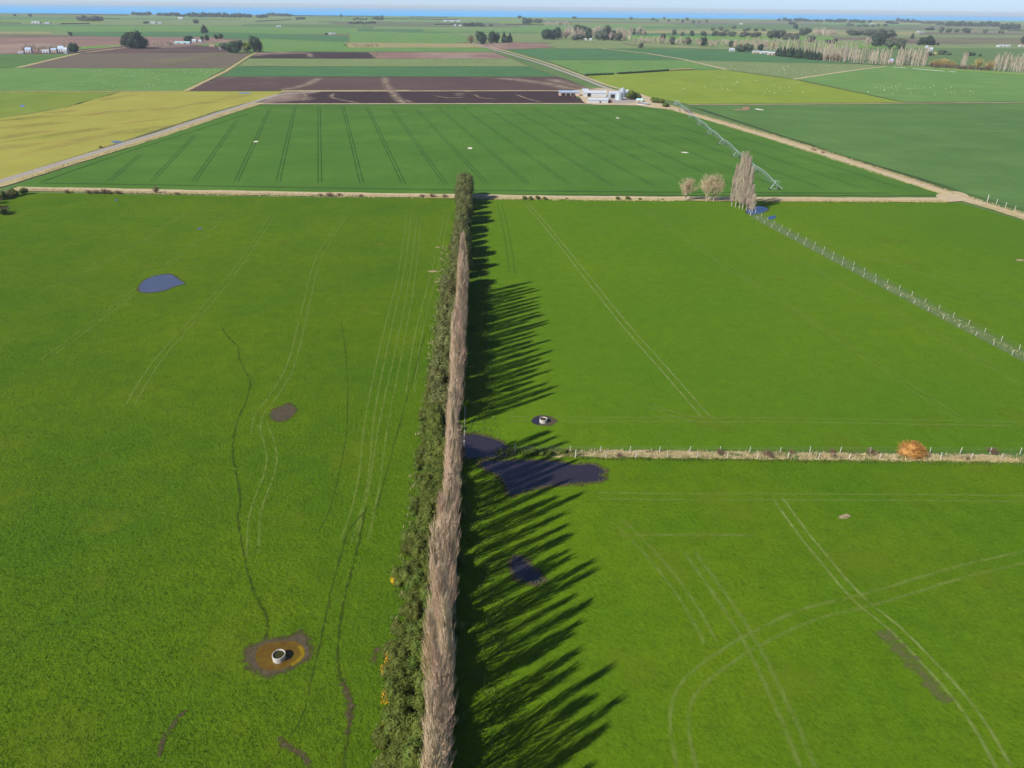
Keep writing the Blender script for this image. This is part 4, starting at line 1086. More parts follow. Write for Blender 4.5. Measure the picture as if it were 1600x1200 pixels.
for i in range(46):
    p = Vector((gt.uniform(10, 175), 120.8+gt.uniform(-1.3, 1.3), 0))
    patch('bank_patch', p, gt.uniform(.6, 2.4), gt.uniform(.4, 1.0), 0, .150+.0005*i, M['bank_green'] if i % 3 else M['mud_mark'], 20, .3)
# ------------------------------------------------------------------ centre pivot irrigator
def pivot():
    A, Bp = at(1055, 164), at(1209, 297.5)
    root = link('centre_pivot_irrigator', None, None, A)
    tag(root, 'long galvanised centre pivot irrigator crossing the green wheat on wheeled towers', 'irrigator')
    q = [at(*v) for v in ((1178, 271), (1152, 251), (1130, 232.3), (1111, 216.3), (1095, 203.5), (1081.3, 192.4), (1069, 181))]
    n = 8; P = [A+(Bp-A)*(i/n) for i in range(n+1)]
    u = (Bp-A).normalized(); s = Vector((-u.y, u.x, 0)); H0 = 3.9; ang = math.atan2(u.y, u.x)
    # pivot point
    mb = MB()
    for sx, sy in ((-1, -1), (-1, 1), (1, -1), (1, 1)): mb.tube((sx*1.5, sy*1.5, 0), (sx*.3, sy*.3, H0), .09, .09, 5)
    mb.tube((0, 0, 0), (0, 0, H0+.5), .14, .14, 8)
    for zz in (1.0, 2.4):
        f = 1.5-1.2*zz/H0
        for a_, b_ in (((-f, -f), (f, -f)), ((f, -f), (f, f)), ((f, f), (-f, f)), ((-f, f), (-f, -f))): mb.tube((*a_, zz), (*b_, zz), .05, .05, 4)
    link('pivot_frame', mb.mesh('pivot_frame', M['galv']), root)
    def loc(p, z): return Vector((p.x-A.x, p.y-A.y, z))
    for i in range(n):
        a, b = P[i], P[i+1]; m = 10; mb = MB(); dr = MB(); tr = MB()
        L = (b-a).length; top = []
        for k in range(m+1):
            t = k/m; arch = 1.15*4*t*(1-t); p = a.lerp(b, t); top.append(loc(p, H0+arch))
        for k in range(m): mb.tube(top[k], top[k+1], .095, .095, 6)
        low = []
        for k in range(1, m):
            t = k/m; p = a.lerp(b, t); zz = top[k].z-1.25*min(1, 4*t*(1-t)+.25)
            for sg in (-1, 1):
                tr.tube(top[k], loc(p, 0)+s*sg*.55+Vector((0, 0, zz)), .024, .024, 4)
            low.append(zz)
            tr.tube(loc(p, 0)+s*.55+Vector((0, 0, zz)), loc(p, 0)-s*.55+Vector((0, 0, zz)), .02, .02, 4)
        for sg in (-1, 1):
            pts = [top[0]]+[loc(a.lerp(b, (k+1)/m), 0)+s*sg*.55+Vector((0, 0, low[k])) for k in range(m-1)]+[top[-1]]
            for c0, c1 in zip(pts, pts[1:]): tr.tube(c0, c1, .022, .022, 4)
        for k in range(1, m+4):
            t = k/(m+4); p = a.lerp(b, t); zt = H0+1.15*4*t*(1-t)
            dr.tube(loc(p, zt)+s*.05, loc(p, 1.5)+s*.25, .03, .03, 4)
            dr.tube(loc(p, 1.5)+s*.25, loc(p, 1.3)+s*.25, .07, .07, 5)
        sp = link('span', mb.mesh('span_pipe', M['galv']), root)
        link('truss', tr.mesh('span_truss', M['galv']), sp)
        link('drop_hoses', dr.mesh('drop_hoses', M['rubber_hose']), sp)
        # tower at b
        tw = MB(); c = loc(b, 0)
        for sg in (-1, 1):
            w_ = c+s*sg*2.1+Vector((0, 0, .62))
            tw.tube(c+Vector((0, 0, H0)), w_+u*.25, .06, .06, 5); tw.tube(c+Vector((0, 0, H0)), w_-u*.25, .06, .06, 5)
        tw.tube(c+s*2.3+Vector((0, 0, .75)), c-s*2.3+Vector((0, 0, .75)), .09, .09, 6)
        tw.tube(c+s*1.1+Vector((0, 0, 2.4)), c-s*1.1+Vector((0, 0, 2.4)), .04, .04, 4)
        tw.box(c+Vector((0, 0, H0+.35)), (.5, .4, .55), ang)
        o = link('tower', tw.mesh('tower_frame', M['galv']), root)
        for sg in (-1, 1):
            w_ = c+s*sg*2.1+Vector((0, 0, .62))
            wh = MB().tube(w_-u*.17, w_+u*.17, .60, .60, 16).mesh('wheel', M['tyre']); link('wheel', wh, o)
    # overhang and end gun
    e = loc(Bp, H0); f = e+u*13
    mb = MB().tube(e, f-Vector((0, 0, .3)), .09, .07, 5).tube(e+Vector((0, 0, 1.6)), f-Vector((0, 0, .3)), .025, .025, 4).tube(e, e+Vector((0, 0, 1.6)), .05, .05, 4)
    mb.tube(e+u*1+s*1.6+Vector((0, 0, 1.2)), e+u*3-s*1.6+Vector((0, 0, 1.0)), .05, .05, 4).tube(e+u*1-s*1.6+Vector((0, 0, 1.4)), e+u*3+s*1.8+Vector((0, 0, .8)), .05, .05, 4)
    mb.tube(f-Vector((0, 0, .3)), f+u*.9+Vector((0, 0, .5)), .08, .05, 5)
    link('end_boom', mb.mesh('end_boom', M['galv']), root)
pivot()

# ================================================================== FARMYARD IN THE MIDDLE DISTANCE
def gable(w_, d_, hw, hr, over=.35):
    """walls and roof of a simple shed, long side along x, front at -y"""
    wl = MB().box((0, 0, hw/2), (w_, d_, hw))
    wl.prism([(-d_/2, hw), (d_/2, hw), (0, hr)], -w_/2, w_/2)
    bm = wl.bm
    vs = [v for v in bm.verts][8:]
    for v in vs: x_, y_ = v.co.x, v.co.y; v.co.x, v.co.y = y_, x_
    rf = MB(); a = math.hypot(d_/2+over, (hr-hw)*(1+over*2/d_)); th = math.atan2(hr-hw, d_/2)
    for sg in (-1, 1):
        r = bmesh.ops.create_cube(rf.bm, size=1)
        mt = Matrix.Translation((0, sg*(d_/4+over/2*math.cos(th)), hw+(hr-hw)/2+.10-over/2*math.sin(th))) @ Matrix.Rotation(-sg*th, 4, 'X') @ Matrix.Diagonal((w_+2*over, math.hypot(d_/2, hr-hw)+over, .12, 1))
        bmesh.ops.transform(rf.bm, matrix=mt, verts=r['verts'])
    n_ = int(w_/1.5)
    for i in range(n_+1):     # standing ribs of the sheeting
        for sg in (-1, 1):
            r = bmesh.ops.create_cube(rf.bm, size=1)
            mt = Matrix.Translation((-w_/2+w_*i/n_, sg*(d_/4+over/2*math.cos(th)), hw+(hr-hw)/2+.19-over/2*math.sin(th))) @ Matrix.Rotation(-sg*th, 4, 'X') @ Matrix.Diagonal((.10, math.hypot(d_/2, hr-hw)+over, .08, 1))
            bmesh.ops.transform(rf.bm, matrix=mt, verts=r['verts'])
    return wl, rf
def shed(p, w_, d_, hw, hr, label, wall='white_wall', roof='white_roof', doors=(), rz=0.0, cat='shed', name='farm_shed'):
    wl, rf = gable(w_, d_, hw, hr)
    parts = [('wall', wl.mesh('shed_wall', M[wall])), ('roof', rf.mesh('shed_roof', M[roof]))]
    for (dx, dw, dh) in doors:
        parts.append(('door', MB().box((dx, -d_/2-.03, dh/2), (dw, .10, dh)).mesh('shed_dark_opening', M['dark_open'])))  # flat dark panel on the wall, shade of an opening painted in
    return thing(name, label, cat, p, rz, None, None, parts)
shed(at(889, 149.5), 21, 9, 3.6, 4.8, 'open fronted shed with blue grey roof and pinkish wall at the left of the farmyard', 'pink_wall', 'blue_roof', [(-6, 4.2, 2.8), (-1, 4.2, 2.8), (4, 4.2, 2.8)], R(-1))
shed(at(929, 151), 23, 10, 4.0, 5.8, 'largest white farm shed, behind the lower white shed', doors=[(-6, 3.5, 3.6)], rz=R(-1))
shed(at(934, 160.8), 19, 8, 3.0, 4.4, 'lower white shed nearest the green wheat', doors=[(2, 1.4, 2.1)], rz=R(-1))
shed(at(914, 146), 6, 6, 3.4, 4.6, 'small white lean to at the left end of the largest shed', doors=[(0, 2.6, 2.4)])
shed(at(958, 153), 9, 9, 4.6, 6.2, 'grey shed just left of the silos', 'galv', 'white_roof', [(-1, 4, 3.6)])
shed(at(974, 150), 9, 8, 4.4, 6.0, 'pale shed behind the silos', 'white_wall', 'white_roof', [(1, 3, 3)])
shed(at(1000, 159), 6.5, 4.5, 1.6, 2.8, 'small pale teal roofed hut beside the yard trees', 'pink_wall', 'teal_roof', [(0, 1.2, 1.5)], R(-25))
def silo(p, r, h, label):
    prof = [(r, 0)]
    n_ = 8
    for i in range(n_): prof += [(r, h*i/n_+.02), (r*1.02, h*(i+.5)/n_), (r, h*(i+1)/n_-.02)]
    body = MB().lathe(prof, 28).mesh('silo_body', M['galv'])
    rf = MB().lathe([(r*1.05, h), (r*.5, h+r*.32), (.3, h+r*.62), (.28, h+r*.72), (0.01, h+r*.74)], 28).mesh('silo_roof', M['galv'])
    ld = MB().box((r*1.06, -.2, h/2), (.06, .06, h)).box((r*1.06, .2, h/2), (.06, .06, h))
    for i in range(12): ld.box((r*1.06, 0, h*(i+.5)/12), (.05, .4, .05))
    thing('grain_silo', label, 'silo', p, R(-60), None, None, [('body', body), ('roof', rf), ('ladder', ld.mesh('silo_ladder', M['galv']))])
silo(at(967, 156.5), 3.7, 6.4, 'large shiny corrugated grain silo in the farmyard')
silo(at(972, 152), 3.0, 7.4, 'second grain silo, bluish, right behind the large one')
def stack(p, nx, ny, nz, sx, sy, sz, mat, label, cat, name):
    """pile of separate crates or bales"""
    root = link(name, None, None, p); tag(root, label, cat)
    me = MB().box((0, 0, sz*.48), (sx*.94, sy*.94, sz*.96)).mesh('bale', M[mat])
    for i in range(nx):
        for j in range(ny):
            for k in range(nz): link('bale', me, root, ((i-(nx-1)/2)*sx, j*sy, k*sz), rnd.uniform(-.04, .04))
stack(at(1158, 172.5), 6, 1, 1, 1.9, 1.6, 1.0, 'rust_roof', 'low brown row of bales in the dark green wheat', 'bales', 'bale_stack')
stack(at(1165.5, 172), 3, 1, 2, 1.9, 1.6, 1.3, 'rust_roof', 'taller brown bale pile at the right end of the low row', 'bales', 'bale_stack')
stack(at(949, 161), 5, 1, 1, 1.8, 2.0, 1.6, 'red_paint', 'row of dull red crates at the right end of the lower white shed', 'crates', 'crate_row')
stack(at(925, 163), 4, 1, 1, 1.9, 1.6, .8, 'straw_c', 'straw bales lying in front of the lower white shed', 'bales', 'bale_stack') if 'straw_c' in M else None
# machinery: elevator and tractor
def tractor(p, label, rz):
    b = MB().box((.7, 0, 1.25), (1.9, .8, .8)); c = MB().box((-.7, 0, 1.9), (1.3, 1.3, 1.3)); r_ = MB().box((-.7, 0, 2.62), (1.45, 1.45, .12))
    parts = [('body', b.mesh('tractor_body', M['red_paint'])), ('cab', c.mesh('tractor_cab', M['dark_open'])), ('cab_roof', r_.mesh('cab_roof', M['white_wall']))]
    for x_, rr in ((-.8, .85), (1.3, .5)):
        for sg in (-1, 1): parts.append(('wheel', MB().tube((x_, sg*.65, rr), (x_, sg*1.05, rr), rr, rr, 16).mesh('tractor_wheel', M['tyre'])))
    thing('tractor', label, 'tractor', p, rz, None, None, parts)
tractor(at(953, 159.5), 'small red tractor parked between the lower white shed and the silo', .4)
tractor(at(897, 152.5), 'small red tractor beside the open fronted shed', 2.6)
def auger(p, label):
    mb = MB().tube((-4, 0, 1.0), (4.5, 0, 6.8), .18, .18, 8)
    fr = MB().tube((-1, -1.2, 0), (.5, 0, 4.2), .06, .06, 5).tube((-1, 1.2, 0), (.5, 0, 4.2), .06, .06, 5).tube((-1, -1.2, .3), (-1, 1.2, .3), .06, .06, 5)
    thing('grain_auger', label, 'auger', p, R(10), None, None, [('auger_tube', mb.mesh('auger_tube', M['galv'])), ('auger_frame', fr.mesh('auger_frame', M['galv']))])
auger(at(951, 155.5), 'slanting grain auger between the white sheds and the silos')
def slab_tank(p, label):
    mb = MB().lathe([(6.5, 0), (6.5, 1.3), (6.2, 1.3), (6.2, .5)], 36); wt = MB().lathe([(0, .9), (6.25, .9)], 36)
    thing('storage_tank', label, 'tank', p, 0, (1, 1, 1), None, [('tank_wall', mb.mesh('tank_wall', M['concrete'])), ('water', wt.mesh('tank_water', M['pond_blue']))])
slab_tank(at(1005, 163.5), 'low round concrete tank at the corner of the yard')

# ------------------------------------------------------------------ trees of the distance
def mk(seed, h, w, n, size, mat, k=6, lobes=None, trunk='bark_dark'):
    return [('trunk', trunk_mesh('tree_trunk', h*.5, .04*h, M[trunk], seed)), ('crown', leafy('tree_crown', lobes or lobed(seed, h, w, k), n, size, M[mat], seed))]
KIND = {
 'dark': [mk(600+i, 10, 10, 1100, .75, 'leaf_dark', 7) for i in range(3)],
 'grey': [mk(610+i, 10, 10, 1000, .75, 'leaf_grey', 7) for i in range(3)],
 'olive': [mk(620+i, 10, 10, 1500, .6, 'leaf_gorse', 7) for i in range(2)],
 'conifer': [mk(630+i, 10, 5, 900, .6, 'leaf_dark', 0, conifer_lobes(10, 5)) for i in range(3)],
 'bare': [bare_tree(640+i, 10, 5, 26, 420, .085, ('bark', 'twig_far'), .15) for i in range(3)],
 'orange': [bare_tree(650+i, 10, 6.2, 36, 900, .09, ('twig_orange', 'twig_yellow'), .05) for i in range(2)],
 'brown': [bare_tree(660+i, 10, 6, 30, 600, .09, ('bark', 'twig_brown'), .08) for i in range(2)],
 'poplar': [poplar(670+i, 10, .95, 44, 150, .055, ('bark', 'twig_far')) for i in range(4)],
}
WORD = {'dark': ('pine_tree', 'tree'), 'grey': ('broadleaf_tree', 'tree'), 'olive': ('shelter_tree', 'tree'), 'conifer': ('conifer', 'tree'),
        'bare': ('bare_tree', 'tree'), 'orange': ('willow', 'tree'), 'brown': ('bare_shrub', 'shrub'), 'poplar': ('lombardy_poplar', 'poplar')}
gd = random.Random(77)
def far_tree(kind, x, y, wpx, hpx, label, group=None, i=0):
    """base of the trunk on the ground at that sight line; size from its apparent width and height"""
    p = at(x, y); m = px_m(p)
    w_ = wpx*m; h_ = hpx*m/max(.6, math.cos(math.atan2(CAM_H, p.y)))
    base_w = {'conifer': 4.8, 'poplar': 1.9, 'orange': 11.0, 'bare': 8.8, 'brown': 10.6}.get(kind, 9.0)
    v = KIND[kind]; nm, ct = WORD[kind]
    return thing(nm, label, ct, p, gd.uniform(0, 6.28), (w_/base_w, w_/base_w, h_/10), group, v[i % len(v)])
T = [
 ('dark', 205, 76, 26, 21, 'large dark tree in the brown field, left half of the widest clump'), ('dark', 221, 75, 24, 19, 'large dark tree in the brown field, right half of the widest clump'), ('dark', 213, 76, 24, 25, 'tallest crown of the widest dark clump in the brown field'),
 ('dark', 116, 83, 16, 14, 'round dark tree right of the far left farmstead'), ('dark', 100, 79, 9, 7, 'small dark tree behind the far left farmstead'), ('grey', 110, 56, 6, 6, 'tiny lone tree at the left end of the teal field'),
 ('dark', 296, 66, 15, 9, 'dark bush by the long low glasshouse'), ('conifer', 320, 52, 12, 12, 'lone dark conifer above the little white huts'), ('dark', 316, 64, 6, 7, 'small tree right of the first white hut'), ('dark', 324, 63.5, 8, 8, 'small tree right of the second white hut'),
 ('dark', 338, 61.5, 6.5, 8, 'left one of two small trees in the teal field'), ('dark', 345.5, 61, 6.5, 8, 'right one of two small trees in the teal field'), ('dark', 306, 37, 9, 5.5, 'small dark tree alone in the pale field below the coast wood'),
 ('dark', 368, 83, 26, 19, 'broad dark tree left of the tan bushes at the field corner'), ('grey', 352, 78, 16, 10, 'grey green tree at the left of the corner clump'), ('olive', 387, 81, 15, 13, 'olive tree in the middle of the corner clump'), ('dark', 401, 82, 19, 25, 'tallest tree at the right of the corner clump'), ('bare', 380, 80, 14, 12, 'bare tree inside the corner clump'),
 ('brown', 737, 69, 18, 13, 'brown round tree left of the roadside pines'), ('dark', 752, 69, 17, 20, 'first dark pine by the far road bend'), ('dark', 768, 67.5, 13, 17, 'second dark pine by the far road bend'), ('dark', 774, 67, 14, 14, 'low dark tree in the middle of the roadside group'), ('conifer', 787.5, 66.5, 8, 16, 'slender conifer in the roadside group'), ('conifer', 796.5, 66.5, 10, 13, 'pointed conifer at the right end of the roadside group'), ('dark', 792, 67, 12, 9, 'low dark tree at the right end of the roadside group'),
 ('dark', 854, 62, 16, 16, 'dark tree at the left of the four by the pale bare wood'), ('dark', 862, 61.5, 12, 14, 'dark tree second of the four by the pale bare wood'), ('dark', 871, 61, 14, 16, 'dark tree third of the four by the pale bare wood'), ('bare', 884, 61, 15, 11, 'bare tree right of the four dark trees'),
 ('dark', 907, 60, 24, 19, 'big dark tree rising out of the bare wood'), ('dark', 919, 61, 16, 15, 'dark tree right of the big one in the bare wood'), ('grey', 903, 63, 18, 9, 'grey tree under the big dark tree'), ('grey', 936, 63, 16, 14, 'grey green tree left in the tall grey group'), ('grey', 946, 63, 16, 21, 'tallest tree of the tall grey group'), ('grey', 957, 63, 18, 15, 'grey green tree right in the tall grey group'), ('grey', 966, 64, 12, 12, 'lower grey tree at the end of the tall grey group'),
 ('dark', 990, 53.5, 7, 8, 'small dark tree right of the bare wood'), ('dark', 1003, 54, 12, 8, 'wider dark tree right of the bare wood'), ('grey', 1053, 55.5, 7, 9, 'narrow grey tree above the bare belt'),
 ('grey', 1034.5, 68, 9, 14, 'dark narrow tree standing in the bare belt, first'), ('grey', 1050.5, 70, 9, 13, 'dark narrow tree standing in the bare belt, second'), ('grey', 1074, 70.5, 9, 12, 'dark narrow tree standing in the bare belt, third'), ('dark', 1098, 72.5, 14, 13, 'broad dark tree standing in the bare belt'),
 ('grey', 1066, 56.5, 6, 7, 'tree first in the line behind the bare belt'), ('dark', 1081, 56.5, 8, 8, 'tree second in the line behind the bare belt'), ('grey', 1099, 56.5, 11, 7, 'tree third in the line behind the bare belt'), ('dark', 1117, 56.5, 10, 8, 'tree fourth in the line behind the bare belt'),
 ('grey', 1128, 57, 14, 7, 'wide tree left in the grey hedge line'), ('grey', 1143, 57, 16, 7, 'wide tree middle in the grey hedge line'), ('grey', 1162, 58, 14, 8, 'wide tree right in the grey hedge line'), ('grey', 1180, 59, 18, 8, 'wide tree farther right in the grey hedge line'),
 ('dark', 1142, 74, 10, 9, 'dark tree left of the small white shed with dark door'), ('grey', 1157, 81, 16, 11, 'dark grey tree right of the white shed'), ('grey', 1168, 81, 15, 12, 'second dark grey tree right of the white shed'), ('dark', 1188, 79, 10, 9, 'dark tree behind the long low white sheds'),
 ('orange', 1207, 76, 14, 9, 'golden willow behind the long low white sheds'),
 ('grey', 1206, 61, 16, 13, 'grey tree in the broad clump above the golden willow, left'), ('grey', 1218, 61, 16, 13, 'grey tree in the broad clump above the golden willow, middle'), ('grey', 1230, 62, 14, 10, 'grey tree in the broad clump above the golden willow, right'), ('grey', 1241, 63, 13, 10, 'spreading grey tree right of the broad clump'),
 ('grey', 1256, 56, 19, 11, 'rounded grey tree in the green field before the pink wood'), ('grey', 1266, 65.5, 14, 9, 'rounded low grey tree below the rounded one'), ('dark', 1243, 45.5, 7, 7, 'small blue dark tree at the field edge near the coast'), ('dark', 1237, 38.5, 12, 4, 'low dark clump left of the small blue dark tree'),
 ('dark', 1294, 68, 10, 6, 'small dark bush left of the pair behind the poplars'), ('dark', 1303, 68, 10, 7, 'small dark bush right of the pair behind the poplars'),
 ('grey', 1330, 55.5, 16, 8, 'left tree of the long blue grey grove'), ('grey', 1343, 55.5, 16, 8, 'second tree of the long blue grey grove'), ('grey', 1357, 57, 18, 10, 'third tree of the long blue grey grove'), ('grey', 1371, 61, 22, 14, 'big rounded tree of the long blue grey grove'), ('grey', 1388, 60, 22, 13, 'rightmost tree of the long blue grey grove'),
 ('dark', 1366, 72.5, 14, 15, 'blackish tree beneath the long grove, left'), ('dark', 1376, 72.5, 14, 15, 'blackish tree beneath the long grove, right'), ('bare', 1354, 75, 16, 15, 'pinkish bare tree left of the blackish pair'), ('grey', 1390, 76, 16, 14, 'dark grey tree behind the tall poplars, left'), ('grey', 1405, 77, 18, 15, 'dark grey tree behind the tall poplars, right'),
 ('conifer', 1425, 60.5, 6, 8, 'lone small conifer in the pale green field'), ('dark', 1441, 70.5, 14, 11, 'dark tree left of the white farmhouse pines'), ('dark', 1450, 70.5, 15, 13, 'tallest dark tree beside the white farmhouse'), ('conifer', 1457, 70.5, 8, 9, 'pointed dark tree right of the tallest by the farmhouse'), ('dark', 1465, 71, 5, 4, 'tiny bush right of the farmhouse pines'),
 ('grey', 1470, 51, 8, 8, 'first of the trees lined along the brown field'), ('grey', 1482, 51, 8, 7, 'second of the trees lined along the brown field'), ('grey', 1494, 51, 7, 6, 'third of the trees lined along the brown field'), ('grey', 1509, 51.5, 13, 7, 'widest of the trees lined along the brown field'), ('bare', 1523, 52, 8, 6, 'bare one of the trees lined along the brown field'), ('grey', 1539, 52, 7, 6, 'sixth of the trees lined along the brown field'), ('grey', 1561, 52, 4, 4, 'small one of the trees lined along the brown field'), ('grey', 1566, 52, 4, 4, 'smallest of the trees lined along the brown field'),
 ('dark', 1449, 47.5, 8, 4, 'low dark bush beside the white hut near the brown field'), ('dark', 1455, 47.5, 7, 5, 'second low dark bush beside the white hut'), ('dark', 1599, 70, 10, 13, 'dark tree cut by the right photo edge'),
 ('grey', 1452, 87, 12, 5, 'low bush left of the pale round canopy'), ('grey', 1471, 85, 15, 6, 'low grey bush right of the pale round canopy'), ('grey', 1482, 86, 8, 4, 'smaller grey bush right of the pale round canopy'), ('dark', 1513, 87, 10, 5, 'hedge bush right of the four slim poplars, left'), ('dark', 1521, 87, 6, 4, 'hedge bush right of the four slim poplars, middle'), ('dark', 1531, 88, 5, 3, 'hedge bush right of the four slim poplars, right'),
 ('orange', 1461, 104.5, 20, 10, 'orange willow left in the widest orange mound'), ('orange', 1474, 105, 24, 12, 'orange willow tallest in the widest orange mound'), ('orange', 1485, 105.5, 14, 9, 'orange willow right in the widest orange mound'), ('orange', 1526, 108, 18, 15, 'orange willow alone right of the four slim poplars'), ('orange', 1545, 109, 16, 13, 'orange willow beside the last poplar belt'),
 ('olive', 985, 156, 16, 13, 'leafy dark tree at the left of the yard clump'), ('olive', 993, 155.5, 15, 12, 'leafy dark tree at the right of the yard clump'), ('olive', 1023, 161, 13, 8, 'clipped bush left of the pair beside the tan track'), ('olive', 1033, 162, 12, 8, 'clipped bush right of the pair beside the tan track'), ('olive', 1040, 167.5, 12, 6, 'low brown green bush where the yard meets the track'),
 ('grey', 1001, 75.5, 8, 8, 'small grey tree on the track below the bare belt'),
]
for i, (kd, x, y, wp, hp, lb) in enumerate(T): far_tree(kd, x, y, wp, hp, lb, None, i)
def line_trees(kind, x0, y0, x1, y1, n, wpx, hpx, label, group, jit=1.0, hj=.15, jy=.6):
    for i in range(n):
        t = (i+.5)/n
        far_tree(kind, x0+(x1-x0)*t+gd.uniform(-jit, jit), y0+(y1-y0)*t+gd.uniform(-jy, jy), wpx*gd.uniform(.85, 1.15), hpx*gd.uniform(1-hj, 1+hj), label, group, gd.randrange(12))
# conifer shelter belt, poplar belts
line_trees('conifer', 1212, 87.5, 1284, 94, 15, 8.5, 13, 'conifer in the dark row in front of the left poplar belt', 'dark conifer row', .8, .2)
line_trees('poplar', 1228, 85, 1335, 93, 30, 5.2, 24, 'bare poplar in the belt behind the dark conifer row', 'poplars behind the conifers', 1.2, .12, 1.5)
line_trees('poplar', 1285, 95, 1389, 101, 34, 5, 22, 'bare poplar in the belt right of the dark conifer row', 'poplars right of the conifers', 1.2, .15, 1.0)
line_trees('brown', 1284, 94.5, 1312, 97, 4, 12, 11, 'brown shrub at the foot of the poplar belt', 'brown shrubs under the poplars', 1, .2)
line_trees('poplar', 1398, 101.5, 1446, 103, 20, 4.8, 26, 'tall bare poplar in the middle stand left of the orange willows', 'poplars of the middle stand', .8, .12, .8)
line_trees('poplar', 1499, 106, 1508, 106.5, 4, 4.0, 23, 'one of four slim bare poplars between the orange willows', 'four slim poplars', .3, .05, .3)
line_trees('poplar', 1549, 109, 1640, 117, 32, 5, 24, 'bare poplar in the last belt at the right edge', 'poplars at the right edge', 1.0, .14, 1.2)
line_trees('brown', 1452, 105.5, 1548, 110.5, 16, 10, 7, 'purplish brown shrub along the bank below the orange willows', 'shrubs below the orange willows', 1.5, .25)
line_trees('bare', 990, 68, 1200, 76, 36, 9, 10, 'bare tree in the low pinkish belt across the middle distance', 'pinkish bare belt', 2.5, .25, 1.5)
line_trees('poplar', 1165, 76, 1232, 80, 20, 4.2, 17, 'bare poplar behind the long low white sheds', 'poplars behind the sheds', 1, .15, 1.5)
line_trees('bare', 877, 60, 985, 63, 22, 10, 14, 'bare tree in the pale wood around the big dark tree', 'pale bare wood', 2, .2, 1.5)
line_trees('bare', 885, 53, 1010, 54, 20, 10, 10, 'bare tree at the back of the pale wood', 'back of the pale wood', 2, .2, 2)
line_trees('poplar', 966, 62.5, 976, 63, 4, 4, 17, 'slender poplar at the right end of the tall grey group', 'slender poplars by the grey group', .4, .1)
line_trees('bare', 851, 40, 892, 41, 10, 7, 6, 'bare tree in the narrow wood right of the coast pines', 'narrow bare wood', 1, .2)
line_trees('bare', 1270, 56, 1306, 57, 10, 9, 10, 'pink bare tree in the small square wood', 'small square wood', 1, .2, 1.0)
line_trees('bare', 34, 81, 104, 79, 12, 9, 10, 'reddish bare tree behind the far left farmstead', 'trees behind the left farmstead', 1, .25)
line_trees('bare', 237, 72.5, 272, 71.5, 9, 6, 7, 'bare tree in the short hedge right of the widest dark clump', 'bare hedge in the brown field', .6, .15)
line_trees('bare', 548, 73, 592, 73.5, 11, 5, 5, 'brown bare tree in the small row on the straw coloured field', 'bare row on the straw field', .8, .2)
line_trees('grey', 122, 33, 160, 33, 8, 9, 7, 'purple grey tree in the wood on the left plain', 'left plain wood', 1, .2)
line_trees('dark', 207, 23.5, 236, 24.5, 9, 6, 4.5, 'dark tree in the leftmost coast wood', 'leftmost coast wood', .8, .25)
line_trees('dark', 247, 25, 290, 25.8, 10, 6.5, 4, 'dark tree in the coast wood, thinner left part', 'coast wood left part', 1, .3)
line_trees('dark', 292, 26.3, 392, 27.5, 26, 7, 6, 'dark tree in the long coast wood', 'long coast wood', 1, .25)
line_trees('grey', 400, 28, 418, 28, 4, 7, 5, 'greyish tree right of the long coast wood', 'grey trees by the coast', 1, .2)
line_trees('dark', 418, 25, 457, 26, 10, 6, 4, 'dark tree in the coast hedge above the pale plain', 'coast hedge trees', 1, .25)
line_trees('dark', 462, 31, 476, 31, 4, 5, 4, 'dark tree in the little clump below the coast hedge', 'little coast clump', .6, .2)
line_trees('dark', 543, 37, 588, 37, 10, 5.5, 3, 'dark tree in the low hedge on the open plain', 'open plain hedge', .8, .25)
line_trees('grey', 552, 31.5, 574, 31.5, 5, 5, 3, 'grey tree above the low plain hedge', 'grey trees on the plain', .8, .3)
line_trees('dark', 583, 31, 598, 31.5, 4, 5, 5, 'dark tree near the tallest pine on the plain', 'trees by the plain pine', .8, .3)
line_trees('dark', 725, 41, 757, 41.5, 8, 7, 4.5, 'dark tree in the short wide hedge near the white roofs', 'short wide hedge', .8, .25)
line_trees('dark', 817, 37.5, 829, 37.5, 4, 7, 9, 'blue dark pine in the dense coast clump', 'dense coast clump', .6, .15)
line_trees('grey', 831, 36.5, 846, 36.5, 4, 6, 6, 'grey tree right of the dense coast clump', 'grey trees by the coast clump', .6, .2)
line_trees('dark', 1215, 33, 1360, 36, 24, 6.5, 4, 'blue tree in the far coast belt on the right', 'right far coast belt', 2, .3)
line_trees('dark', 1385, 37, 1402, 38, 5, 6, 4, 'blue tree in the small coast clump', 'small coast clump', .8, .3)
line_trees('dark', 1400, 34, 1440, 36, 10, 6, 4, 'blue tree in the coast belt past the small clump', 'coast belt past the clump', 1, .3)
line_trees('dark', 1478, 40.5, 1560, 41.5, 22, 7, 6, 'blue tree in the wide coast wood on the right', 'wide right coast wood', 1.2, .25)
line_trees('dark', 1562, 46, 1592, 46.5, 8, 7, 8, 'tall blue tree at the right coast edge', 'right coast edge trees', 1, .2)
line_trees('grey', 1440, 37.5, 1476, 38.5, 8, 6, 4, 'grey blue tree between the coast woods', 'trees between the coast woods', 1, .3)
line_trees('grey', 1320, 41, 1385, 42, 8, 6, 4, 'small grey tree on the brown plain', 'small trees on the brown plain', 3, .3)
line_trees('dark', 895, 29, 900, 29, 2, 5, 4, 'dark tree of the pair on the coast', 'coast pair', .4, .1)
line_trees('grey', 1020, 32, 1110, 36, 9, 5, 4, 'scattered grey tree on the plain below the sea', 'scattered plain trees', 4, .3, 2)
line_trees('grey', 1110, 46, 1200, 50, 8, 7, 5, 'scattered grey tree before the coast on the right', 'scattered trees before the coast', 4, .3, 3)
